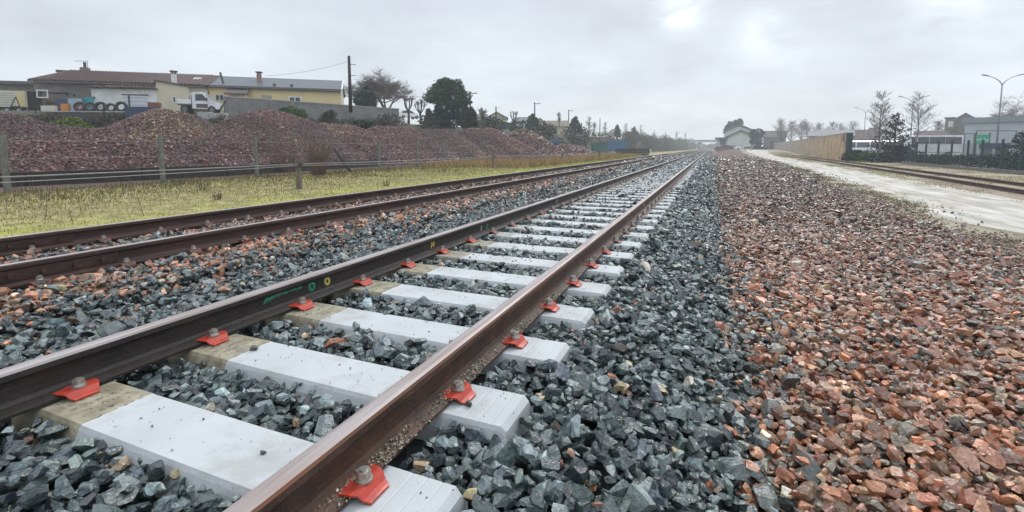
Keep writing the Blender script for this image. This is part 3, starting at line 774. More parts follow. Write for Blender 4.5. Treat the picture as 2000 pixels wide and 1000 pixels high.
# loose stones and chips lying on the sleepers
def lone(px, py, sz, lab, seed, col=None):
    p = onz(px, py, 0.0); V, T = P_NEAR[seed % len(P_NEAR)]; mb = MB(); ang = seed*1.3
    zmin = 0
    vs = [(v[0]*sz*math.cos(ang) - v[1]*sz*.7*math.sin(ang), v[0]*sz*math.sin(ang) + v[1]*sz*.7*math.cos(ang), (v[2] + .5)*sz*.6) for v in V]
    mb.cur = col or (.07,.075,.08); mb.add(vs, [list(t_) for t_ in T])
    return tag(obj('loose_stone', mb, M['stone'], loc=(p[0], p[1], -.004)), lab, 'stone')
lone(514, 885, .021, 'small dark pebble on the nearest whole white sleeper', 3)
lone(497, 683, .042, 'flat dark stone on the beige end of the second white sleeper', 5, (.11,.11,.09))
lone(916, 792, .040, 'dark stone on the grooved sleeper end beside a red clip', 2)
lone(957, 522, .05, 'dark stone on a white sleeper further along, near mid track', 7)
rng = np.random.default_rng(4)
n = 1000
si = rng.integers(0, 30, n)
Xc = SX + rng.uniform(-.62, 1.05, n); Yc = SY0 + SP*si + rng.uniform(-.12, .12, n)
k = (np.abs(Xc - RAIL_R) > .18); Xc, Yc = Xc[k], Yc[k]
V, T, Cc = stones(np.stack([Xc, Yc, np.full(len(Xc), .0015)], -1), rng.uniform(.004, .011, len(Xc)) * np.where(Yc > 4, 2.2, 1), np.array([(.06,.065,.07)]) * np.exp(rng.normal(0, .4, (len(Xc), 1))), P_FAR, rng)
tag(raw('stone_chips', V, T, M['stone'], Cc), 'tiny dark stone chips sprinkled over the white sleepers', 'grit', kind='stuff')
#NEXT
# ------------------------------------------------------------------ gravel piles
PILE_C = np.array([1.20, 1.24, 1.20]) * np.array([(.165,.056,.052),(.115,.040,.042),(.20,.078,.066),(.075,.036,.040),(.150,.075,.070),(.055,.036,.040),(.21,.12,.105),(.12,.065,.068),(.28,.20,.18)])
def pile(name, label, ridge, seed, sp=.080, ss=.096, slope=.60, ochre=.3, base=-.32):
    rng = np.random.default_rng(seed)
    pts = []
    rp = [(*xy(x, d), zat(y, d) - base) for x, y, d in ridge]
    for a, b_ in zip(rp[:-1], rp[1:]):
        for u in np.linspace(0, 1, 8)[:-1]: pts.append([a[k]*(1-u) + b_[k]*u for k in range(3)])
    pts.append(rp[-1]); pts = np.array(pts)
    ext = pts[:, 2].max() / slope + 1.2
    def hf(X, Y):
        h = np.full(X.shape, -9.0)
        nz = np.array([mnoise.noise(Vector((float(a)*.45, float(b_)*.45, seed))) for a, b_ in zip(X.ravel(), Y.ravel())]).reshape(X.shape)
        for q in pts:
            d = np.sqrt((X - q[0])**2 + (Y - q[1])**2 + .7)
            d = d * (1 + .18*nz)
            h = np.maximum(h, q[2] + .28 - slope * d)
        return base + h + .16*nz
    x0, x1, y0, y1 = pts[:,0].min()-ext, pts[:,0].max()+ext, pts[:,1].min()-ext, pts[:,1].max()+ext
    g = .28
    xs = np.arange(x0, x1, g); ys = np.arange(y0, y1, g); X, Y = np.meshgrid(xs, ys); Z = hf(X, Y)
    G = gz(X, Y)
    V = np.stack([X, Y, np.maximum(Z, G - .25)], -1).reshape(-1, 3)
    ok = (Z > G - .3); okc = ok[:-1,:-1] | ok[1:,:-1] | ok[:-1,1:] | ok[1:,1:]
    r, c = np.where(okc); nx = len(xs); q = r*nx + c
    T = np.concatenate([np.stack([q, q+1, q+nx+1], -1), np.stack([q, q+nx+1, q+nx], -1)])
    Cb = np.tile(np.array([.045,.026,.027]), (len(V), 1))
    sx_, sy_ = jgrid(x0, x1, y0, y1, sp, rng); sz_ = hf(sx_, sy_); k = sz_ > gz(sx_, sy_) - .05
    sx_, sy_, sz_ = sx_[k], sy_[k], sz_[k]
    k = inview(sx_, sy_, sz_, 120, 0); sx_, sy_, sz_ = sx_[k], sy_[k], sz_[k]; n = len(sx_)
    pal = PILE_C[np.minimum(rng.integers(0, len(PILE_C) + 6, n) % 14, 7 + (rng.uniform(0,1,n) < .06))]
    f = vnoise(sx_, sy_, .22, seed + 5)
    pal = np.where((rng.uniform(0,1,n) < np.clip(ochre*(f - .05)*3, 0, .6))[:, None], np.array([.22,.155,.09]) * np.exp(rng.normal(0,.25,(n,1))), pal)
    f2 = vnoise(sx_, sy_, .5, seed + 9)
    f3 = vnoise(sx_, sy_, .16, seed + 31); fine = np.clip(1 + .6*f3, .8, 1.2)
    pal = np.where((f3 < -.12)[:, None], pal * np.array([.72,.70,.74]), pal)
    pal = pal * np.exp(rng.normal(0, .36, (n,1))) * (1 + .3*f2[:, None])
    big = rng.uniform(0, 1, n) < .0015
    V2, T2, C2 = stones(np.stack([sx_, sy_, sz_ + .02], -1), ss * fine * np.exp(rng.normal(0,.32,n)) * np.where(big, 2.0, 1), np.where(big[:, None], np.array([.34,.26,.23]), pal), P_FAR, rng, axes=(1,.75,.6))
    return tag(raw(name, np.concatenate([V, V2]), np.concatenate([T, T2 + len(V)]), M['pile'], np.concatenate([Cb, C2])), label, 'gravel pile', 'heaps of reddish gravel behind the fence')
PN = 'gravel_pile'
pile(PN, 'long reddish gravel heap at the far left edge, in front of the trailer and sheds', [(-330,222,23),(-160,214,24),(-40,211,25),(25,217,25.5),(70,230,26),(120,240,26.5),(190,246,27),(250,243,28)], 1, ochre=.15)
pile(PN, 'pointed reddish gravel heap in front of the white shed and brick stack', [(322,208,30),(352,213,30.5),(395,232,31)], 2, ochre=.8)
pile(PN, 'large purplish gravel heap in front of the cinder block wall', [(498,214,35),(520,210,36),(545,214,36.5),(600,231,38)], 3, ochre=.3)
pile(PN, 'low rounded gravel heap behind the dry brown bush', [(632,236,39),(690,243,40)], 4, ochre=.4)
pile(PN, 'flat topped gravel heap under the far end of the block wall', [(740,243,42),(790,243,44)], 5, ochre=.2)
pile(PN, 'broad gravel heap below the big pine tree', [(825,248,46),(870,249,47)], 6, ochre=.3)
pile(PN, 'greyish gravel heap just right of the pine, with steep right flank', [(915,248,50),(955,247,51)], 7, ochre=.2)
pile(PN, 'isolated pointed gravel heap, last tall one before the blue containers', [(1022,250,62)], 8, sp=.16, ss=.2, ochre=.25)
pile(PN, 'small low gravel heap beyond the last tall pointed heap', [(1100,279,72),(1125,282,76)], 9, sp=.2, ss=.26, ochre=.2)

# low edging of dark timbers along the foot of the piles
def polyline_thing(): pass
pts = [(-23.8, 1), (-22.4, 9), (-21.6, 16), (-22.4, 25), (-23.2, 34)]
t = thing('timber_edging', 'low dark timber edging along the foot of the gravel heaps', 'edging', (pts[1][0], pts[1][1], -.3))
for (xa, ya), (xb, yb) in zip(pts[:-1], pts[1:]):
    dx, dy = xb - xa, yb - ya; ln = math.hypot(dx, dy); nseg = int(ln / 2.6)
    for k in range(nseg):
        u = (k + .5) / nseg
        mb = MB(); mb.cbox(xa + dx*u - pts[1][0], ya + dy*u - pts[1][1], .24, ln/nseg - .04, .22, .52 + .06*(k % 2), rz=math.atan2(dy, dx))
        obj('timber', mb, M['dark_wood'], t)

# ------------------------------------------------------------------ fence with concrete posts
FX = -19.6
def fence_pt(px): p = onx(px, 300, FX); return float(p[1])
fy = [fence_pt(x) for x in (8, 315, 500, 650, 740, 815, 873, 925, 975, 1020)]
t = thing('post_and_wire_fence', 'wire fence on grey concrete posts in front of the gravel heaps', 'fence', (FX, fy[0], -.3))
tops = [257, 262, 265, 270, 273, 276, 278, 280, 281, 282]
hts = []
for i, (y, ty, px_) in enumerate(zip(fy, tops, (8, 315, 500, 650, 740, 815, 873, 925, 975, 1020))):
    h_ = float(onx(px_, ty, FX)[2]) + .3; h_ = min(h_, 2.1); hts.append(h_)
    mb = MB(); yl = y - fy[0]; wd = .07
    mb.add([(-wd,yl-wd,-.1),(wd,yl-wd,-.1),(wd,yl+wd,-.1),(-wd,yl+wd,-.1),(-wd*.8,yl-wd*.8,h_),(wd*.8,yl-wd*.8,h_),(wd*.8,yl+wd*.8,h_),(-wd*.8,yl+wd*.8,h_)], [(3,2,1,0),(4,5,6,7),(0,1,5,4),(1,2,6,5),(2,3,7,6),(3,0,4,7)])
    if i != 3: obj('post', mb, M['post'], t)
mb = MB()
for zf in (.25, .55, .85):
    P = [(0, y - fy[0], h_*zf) for y, h_ in zip(fy, hts)]
    mb = MB(); mb.tube(P, .006, 4); obj('strand', mb, M['wire'], t)
a = onz(686, 337, -.3); b_ = dep(652, 290, float(px_of(a)[2]))
mb = MB(); mb.tube([a, b_], [.085, .07], 6); tag(obj('leaning_post', mb, M['dark_wood'], smooth=True), 'dark post leaning to the left beside the dry brown bush', 'post')

# rope barrier on short wooden posts
bp = [(-12.9, fence_z) for fence_z in ()]
bpx = [(-420, 0), (584, 368), (963, 328), (1098, 317), (1170, 311), (1214, 306)]
t = thing('rope_barrier', 'pale double rope strung on short wooden posts along the mossy grass', 'barrier', (*onz(584, 368, -.28)[:2], -.28))
T0 = Vector(t.location); tp = []
for i, (x, y) in enumerate(bpx):
    if i == 0: p = Vector((-13.4, -6.5, -.28))
    else: p = Vector(onz(x, y, -.28))
    h_ = .92 if i < 3 else .85
    q = p - T0; tp.append(q + Vector((0, 0, h_ * .86)))
    mb = MB(); mb.tube([q + Vector((0,0,-.15)), q + Vector((.01,0,h_*.5)), q + Vector((0,.01,h_))], [.095, .09, .085], 8)
    po = obj('post', mb, M['wood'], t, smooth=False)
    mb = MB(); mb.cbox(q.x + .02, q.y, q.z + h_*.86, .26, .26, .13, rz=.4); obj('rope_clamp', mb, M['black'], po)
for j, (dz, sag) in enumerate(((.025, .05), (-.03, .11))):
    P = []
    for a, b_ in zip(tp[:-1], tp[1:]):
        for k in range(10):
            u = k / 10; P.append(a.lerp(b_, u) + Vector((.12, 0, dz - sag*4*u*(1-u) * (1 if (a-b_).length < 30 else 1.3))))
    P.append(tp[-1]); mb = MB(); mb.tube(P, .009, 6); obj('rope', mb, M['rope'], t, smooth=True)

# ------------------------------------------------------------------ grass
def grass(name, label, X, Y, h, wd, cols, rng):
    n = len(X); Z = gz(X, Y); th = rng.uniform(0, 2*np.pi, n); ln = rng.normal(0, .35, (n, 2)) * h[:, None]
    A = np.stack([X - np.cos(th)*wd, Y - np.sin(th)*wd, Z - .01], -1); B_ = np.stack([X + np.cos(th)*wd, Y + np.sin(th)*wd, Z - .01], -1)
    Cc = np.stack([X + ln[:, 0], Y + ln[:, 1], Z + h], -1)
    V = np.stack([A, B_, Cc], 1).reshape(-1, 3); T = np.arange(3*n).reshape(-1, 3)
    return tag(raw(name, V, T, M['grass'], np.repeat(cols, 3, 0)), label, 'grass', kind='stuff')
rng = np.random.default_rng(21)
n = 150000
u = rng.uniform(0, 1, n) ** 1.6
Y = 1 + u * 90; X = rng.uniform(-20, -7.3, n)
k = inview(X, Y, gz(X, Y), 60); X, Y = X[k], Y[k]; n = len(X)
f = (X + 7.3) / -12.5 + .30*vnoise(X, Y, .35, 2) + .18*vnoise(X, Y, 1.3, 6) + rng.normal(0, .12, n)
cm = np.where((rng.uniform(0,1,n) < np.clip(1.25 - f*2.4, 0.05, 1))[:, None], np.array([.30,.38,.03]), np.array([.32,.30,.105]))
cm = np.where((rng.uniform(0,1,n) < np.clip((f - .6)*2, 0, .8))[:, None], np.array([.15,.105,.065]), cm)
cm = np.where((rng.uniform(0,1,n) < .12)[:, None], np.array([.15,.22,.05]), cm) * np.exp(rng.normal(0,.2,(n,1)))
h = np.clip(.015 + .05*np.clip(f, 0, 1.2) + .16*np.clip(f - .75, 0, 1), .02, .4) * rng.uniform(.5, 1.5, n)
far = (Y > 30) & (X < -11.5); cm = np.where(far[:, None], np.array([.36,.25,.12]) * np.exp(rng.normal(0,.2,(n,1))), cm); h = np.where(far, rng.uniform(.15, .5, n), h)
k = rng.uniform(0, 1, n) < .75
grass('grass', 'mossy and dry grass on the verge between the second track and the fence', X[k], Y[k], h[k], (.006 + .0009*Y)[k], cm[k], rng)
# siding grass
n = 70000
Y = 8 + rng.uniform(0, 1, n)**1.5 * 120; lo = road_hi(Y); X = lo - .4 + rng.uniform(0, 1, n) * (16.2 - lo)
q = vnoise(X, Y, .35, 11) + .25*vnoise(X, Y, 1.6, 4)
sxa = np.array([sidx(y) for y in Y])
k = inview(X, Y, gz(X, Y), 60) & (q > -.05) & (np.abs(X - sxa) > .08) & (np.abs(X - sxa - 1.5) > .08); X, Y = X[k], Y[k]; n = len(X)
cm = np.where((rng.uniform(0,1,n) < .35)[:, None], np.array([.30,.29,.10]), np.array([.42,.37,.22])) * np.exp(rng.normal(0,.2,(n,1)))
grass('grass', 'thin dry grass growing between the siding rails and the road', X, Y, rng.uniform(.01, .045, n), .005 + .0007*Y, cm, rng)
# thin grass on the lower edge of the road
n = 16000
Y = 9 + rng.uniform(0, 1, n)**1.3 * 50; X = road_lo(Y) + rng.normal(-.1, .38, n)
q = vnoise(X, Y, .5, 15); k = inview(X, Y, gz(X, Y), 60) & (q > -.02); X, Y = X[k], Y[k]; n = len(X)
cm = np.array([.30,.27,.15]) * np.exp(rng.normal(0,.25,(n,1)))
grass('grass', 'sparse dry grass along the edge of the red gravel', X, Y, rng.uniform(.015, .05, n), .005 + .0008*Y, cm, rng)

# ------------------------------------------------------------------ vegetation builders
def tw_bush(name, label, cat, loc, h, r, n, seed, m, group=None, rad=.012, lean=.5):
    rr = random.Random(seed); mb = MB()
    for k in range(n):
        a = rr.uniform(0, 2*math.pi); q = rr.random()**.6; ll = h * rr.uniform(.45, 1.0)
        b0 = Vector((math.cos(a)*r*.28*q, math.sin(a)*r*.28*q, -.05)); tip = Vector((math.cos(a)*r*q*rr.uniform(.7,1.1), math.sin(a)*r*q*rr.uniform(.7,1.1), ll))
        mid = b0.lerp(tip, .5) + Vector((rr.gauss(0,.06)*r, rr.gauss(0,.06)*r, h*.06))
        mb.tube([b0, mid, tip], [rad, rad*.8, rad*.4], 3, cap=False)
        for j in range(rr.randint(2, 5)):
            u = rr.uniform(.4, .95); s0 = b0.lerp(mid, u*2) if u < .5 else mid.lerp(tip, u*2-1)
            mb.tube([s0, s0 + Vector((rr.gauss(0,.16), rr.gauss(0,.16), rr.uniform(.1,.3)))*h*.5], [rad*.5, rad*.25], 3, cap=False)
    return tag(obj(name, mb, m, loc=loc), label, cat, group)
def leafmesh(clumps, n, size, cols, seed, shell=.55, sub=0):
    rng = np.random.default_rng(seed)
    cl = []                                            # x,y,z,rx,ry,rz
    for c in clumps:
        cl.append(c)
        if sub:
            for q in range(sub):
                d = rng.normal(0, 1, 3); d /= np.linalg.norm(d); k = rng.uniform(.28, .5)
                cl.append((c[0] + d[0]*c[3]*.82, c[1] + d[1]*c[4]*.82, c[2] + d[2]*c[5]*.82, c[3]*k, c[4]*k, c[5]*k*.9))
    cl = np.array(cl, float)
    wv = (cl[:,3]*cl[:,4]*cl[:,5]) ** .67; ki = rng.choice(len(cl), n, p=wv/wv.sum())
    d = rng.normal(0, 1, (n, 3)); d /= np.linalg.norm(d, axis=1)[:, None]
    rad = shell + (1 - shell)*rng.uniform(0, 1, n)**.6 + rng.normal(0, .06, n)
    P = cl[ki, :3] + d * cl[ki, 3:6] * rad[:, None]
    a = rng.normal(0, 1, (n, 3)); a /= np.linalg.norm(a, axis=1)[:, None]
    b_ = np.cross(a, rng.normal(0, 1, (n, 3))); b_ /= np.linalg.norm(b_, axis=1)[:, None]
    s = size * rng.uniform(.6, 1.4, (n, 1))
    V = np.stack([P - a*s, P + b_*s*.55, P + a*s, P - b_*s*.55], 1).reshape(-1, 3)
    T = np.arange(4*n).reshape(-1, 4)
    cols = np.array(cols); tone = np.exp(rng.normal(0, .22, len(cl)))[ki]
    cc = cols[rng.integers(0, len(cols), n)] * tone[:, None] * np.exp(rng.normal(0, .2, (n, 1)))
    return V, T, np.repeat(cc, 4, 0)
DKG = [(.020,.045,.032),(.030,.060,.038),(.016,.035,.03),(.040,.070,.040)]
PINE = [(.035,.080,.048),(.050,.100,.055),(.026,.058,.042),(.062,.11,.06)]
BLG = [(.012,.036,.042),(.018,.048,.052),(.010,.028,.036)]
GRN = [(.05,.10,.03),(.07,.13,.035),(.04,.08,.028)]
YGR = [(.17,.22,.04),(.12,.18,.03),(.22,.26,.06),(.08,.12,.03)]
BRN = [(.085,.075,.06),(.065,.06,.05),(.10,.09,.065),(.05,.055,.045)]
GRB = [(.055,.062,.058),(.07,.075,.066),(.045,.055,.055),(.08,.078,.066)]
def leafy(name, label, cat, loc, clumps, n, size, cols, seed, trunk=None, group=None, shell=.55, sub=6):
    t = thing(name, label, cat, loc, 0, group)
    V, T, cc = leafmesh(clumps, n, size, cols, seed, shell, sub)
    raw('crown' if trunk else 'foliage', V, T, M['leaf'], cc, parent=t)
    mb = MB(); rr = random.Random(seed)
    if trunk:
        th, tr = trunk
        mb.tube([(0,0,-.2),(.05,0,th*.5),(0,.05,th)], [tr, tr*.8, tr*.5], 7)
        for k in range(7):
            c = rr.choice(clumps); mb.tube([(0,0,th*rr.uniform(.45,.95)), Vector(c[:3])*.6 + Vector((0,0,th*.3)), c[:3]], [tr*.45, tr*.3, tr*.12], 5)
        obj('trunk', mb, M['bark'], t, smooth=True)
    else:
        c0 = clumps[0]
        for k in range(5):
            c = rr.choice(clumps); mb.tube([(rr.gauss(0,.1),rr.gauss(0,.1),-.1), (c[0]*.6, c[1]*.6, c[2]*.6), (c[0], c[1], c[2]+c[5]*.3)], [.035,.025,.012], 4)
        obj('stem', mb, M['bark'], t)
    return t
def bare_tree(name, label, cat, loc, h, seed, spread=.55, levels=4, tr=.16, first=.28, nb=(3,5), m=None, up=.25, twig=.012, group=None, lr=.62, stems=1, parts=True, rz=0, dec=.48, tilt=.12):
    rr = random.Random(seed); tm, bm_ = MB(), MB()
    def grow(p, d, ln, r, lv):
        n = 3; P = [p.copy()]; q = p.copy(); dd = d.copy()
        for k in range(n):
            dd = (dd + Vector((rr.gauss(0,.13), rr.gauss(0,.13), rr.gauss(0,.08) + up*.12))).normalized(); q = q + dd*ln/n; P.append(q.copy())
        rs_ = [r*(1-.18*k) for k in range(n+1)]
        (tm if lv == 0 else bm_).tube(P, [max(x, twig*.6) for x in rs_], 6 if lv == 0 else (4 if lv == 1 else 3), cap=False)
        if lv >= levels: return
        kn = rr.randint(*nb) + (1 if lv >= 2 else 0)
        for k in range(kn):
            u = rr.uniform(.35, 1) if lv else rr.uniform(.6, 1)
            i = min(int(u*n), n-1); s0 = P[i].lerp(P[i+1], u*n - i)
            a = rr.uniform(0, 2*math.pi) ; side = Vector((math.cos(a), math.sin(a), rr.uniform(-.1,.3)))
            nd = (dd*(1 - spread) + side*spread*rr.uniform(.7,1.3) + Vector((0,0,up))).normalized()
            grow(s0, nd, ln*lr*rr.uniform(.75,1.15), max(r*dec, twig), lv+1)
        grow(q, dd, ln*lr*rr.uniform(.8,1.1), max(r*(dec+.1), twig), lv+1)
    h0 = h
    def start(hh):
      for k in range(stems):
        d0 = Vector((rr.gauss(0,tilt), rr.gauss(0,tilt), 1)).normalized() if stems > 1 else Vector((0,0,1))
        grow(Vector((rr.gauss(0,.1)*(stems>1), rr.gauss(0,.1)*(stems>1), -.2)), d0, hh*first, tr, 0)
    start(h); zm = max([v[2] for v in bm_.v] + [v[2] for v in tm.v])
    rr.seed(seed); tm, bm_ = MB(), MB(); start(h * h / zm)
    zm = max([v[2] for v in bm_.v] + [v[2] for v in tm.v]); k = h / zm
    for mb in (tm, bm_): mb.v = [(v[0]*k, v[1]*k, v[2]*k) for v in mb.v]
    t = thing(name, label, cat, loc, rz, group)
    obj('trunk', tm, m or M['bark'], t); obj('branches', bm_, M['twig'], t)
    return t
def leader_tree(name, label, loc, h, seed, r=.10, wid=.26, rise=.75, n=46, m=None, twig=.009, low=.22, sub=7):
    """one straight leader with ascending side branches and fine twigs"""
    rr = random.Random(seed); t = thing(name, label, 'tree', loc); tm, bm_ = MB(), MB()
    P = [Vector((0,0,-.2))]; q = Vector((0,0,0))
    for k in range(9): q = Vector((q.x + rr.gauss(0,.012)*h, q.y + rr.gauss(0,.012)*h, h*(k+.6)/9.0)); P.append(q.copy())
    tm.tube(P, [r*(1 - .93*k/9) for k in range(10)], 6)
    for k in range(n):
        u = low + (.98 - low)*rr.random()**.85; f_ = u*9; i = min(int(f_) + 0, 8); s0 = P[i].lerp(P[i+1], f_ - i) if i < 9 else P[9]
        ln = h*wid*(1.15 - u)**.8*rr.uniform(.6, 1.2) + .25; a = rr.uniform(0, 2*math.pi); d = Vector((math.cos(a), math.sin(a), rise*rr.uniform(.7, 1.6))).normalized()
        B_ = [s0]; dd = d.copy(); b0 = s0.copy()
        for j in range(4): dd = (dd + Vector((rr.gauss(0,.13), rr.gauss(0,.13), rr.gauss(.05,.1)))).normalized(); b0 = b0 + dd*ln/4; B_.append(b0.copy())
        rb = max(r*.28*(1.1-u), twig*1.3); bm_.tube(B_, [rb, rb*.8, rb*.6, rb*.45, twig*.6], 4, cap=False)
        for j in range(sub):
            v = rr.uniform(.2, 1)*4; i2 = min(int(v), 3); s1 = B_[i2].lerp(B_[i2+1], v - i2); a = rr.uniform(0, 2*math.pi)
            d2 = (dd*.7 + Vector((math.cos(a), math.sin(a), rr.uniform(0,.7)))*.7).normalized(); e1 = s1 + d2*ln*rr.uniform(.25,.5); bm_.tube([s1, e1], [twig, twig*.6], 3, cap=False)
            for z in range(3): s2 = s1.lerp(e1, rr.uniform(.3, 1)); bm_.tube([s2, s2 + (d2 + Vector((rr.gauss(0,.5), rr.gauss(0,.5), rr.gauss(.1,.4)))).normalized()*ln*rr.uniform(.1,.25)], [twig*.7, twig*.4], 3, cap=False)
    obj('trunk', tm, m or M['bark'], t, smooth=True); obj('branches', bm_, M['twig'], t)
    return t
def pollard(name, label, loc, h, seed, group=None, rz=0):
    rr = random.Random(seed); t = thing(name, label, 'tree', loc, rz, group); tm, bm_ = MB(), MB()
    th = h*.42; tm.tube([(0,0,-.2),(.03,.02,th*.6),(0,0,th)], [.16,.12,.13], 8)
    for k in range(7):
        a = k*2*math.pi/7 + rr.uniform(-.3,.3); sp = rr.uniform(.35,.95); top = Vector((math.cos(a)*sp*h*.28, math.sin(a)*sp*h*.28, h*rr.uniform(.75,1)))
        mid = Vector((math.cos(a)*sp*h*.2, math.sin(a)*sp*h*.2, h*.6)); bm_.tube([(0,0,th*.92), mid, top], [.085,.05,.055], 6)
        for j in range(7):
            sp_ = mid.lerp(top, rr.uniform(.55, 1)); bm_.tube([sp_, sp_ + Vector((rr.gauss(0,.28), rr.gauss(0,.28), rr.uniform(.1,.5)))], [.03,.012], 4)
    obj('trunk', tm, M['bark'], t); obj('limbs', bm_, M['bark'], t)
    return t

# dry bush at the fence and small weeds on the verge
M['russet'] = mat('russet_twigs', (.15,.095,.065), (.10,.07,.055), rough=.9, scale=5)
p = onz(622, 343, -.3); tw_bush('dry_bush', 'dense russet brown leafless bush beside the leaning dark post', 'bush', (p[0], p[1], -.3), 2.05, 1.0, 170, 3, M['russet'], rad=.008)
p = onz(722, 330, -.3) ; p = onz(575, 338, -.3); tw_bush('dry_bush', 'thin light brown bush standing left of the dense russet bush', 'bush', (p[0]-1, p[1]+.3, -.3), 2.3, 1.15, 90, 5, M['russet'], rad=.008)
WD = mat('weed_stems', (.085,.06,.045), (.06,.05,.035), rough=.9, scale=5)
wl = [(395, 370, .35, .35, 'dark brown weed clump on the verge, left of the short wooden post'), (425, 388, .25, .22, 'small dark weed tuft in bright green grass near the second track'),
      (755, 362, .28, .25, 'small weed tuft close to the second track, right of the wooden post'), (348, 362, .4, .4, 'brown weed clump at the foot of a concrete fence post'),
      (520, 348, .5, .6, 'dark bramble at the foot of the fence beside a concrete post'), (760, 335, .45, .4, 'brown weeds by the fence right of the leaning post')]
for i, (x, y, hh, rr_, lab) in enumerate(wl):
    p = onz(x, y, -.27); tw_bush('weed', lab, 'weed', (p[0], p[1], float(gz(p[0], p[1]))), hh, rr_, 22, 30 + i, WD, rad=.006)
rs = random.Random(77); mb = MB()
for k in range(520):
    Y_ = 3 + rs.random()**1.4*60; X_ = rs.uniform(-19.5, -9.5) if rs.random() < .5 else rs.uniform(-20, -16.5); z_ = float(gz(X_, Y_)); hh = rs.uniform(.2, .75)
    mb.tube([(X_, Y_, z_-.02), (X_ + rs.gauss(0,.06), Y_ + rs.gauss(0,.06), z_ + hh)], [.006, .003], 3, cap=False)
tag(obj('dry_stalks', mb, WD), 'thin dry stalks standing up from the verge grass', 'grass', kind='stuff')
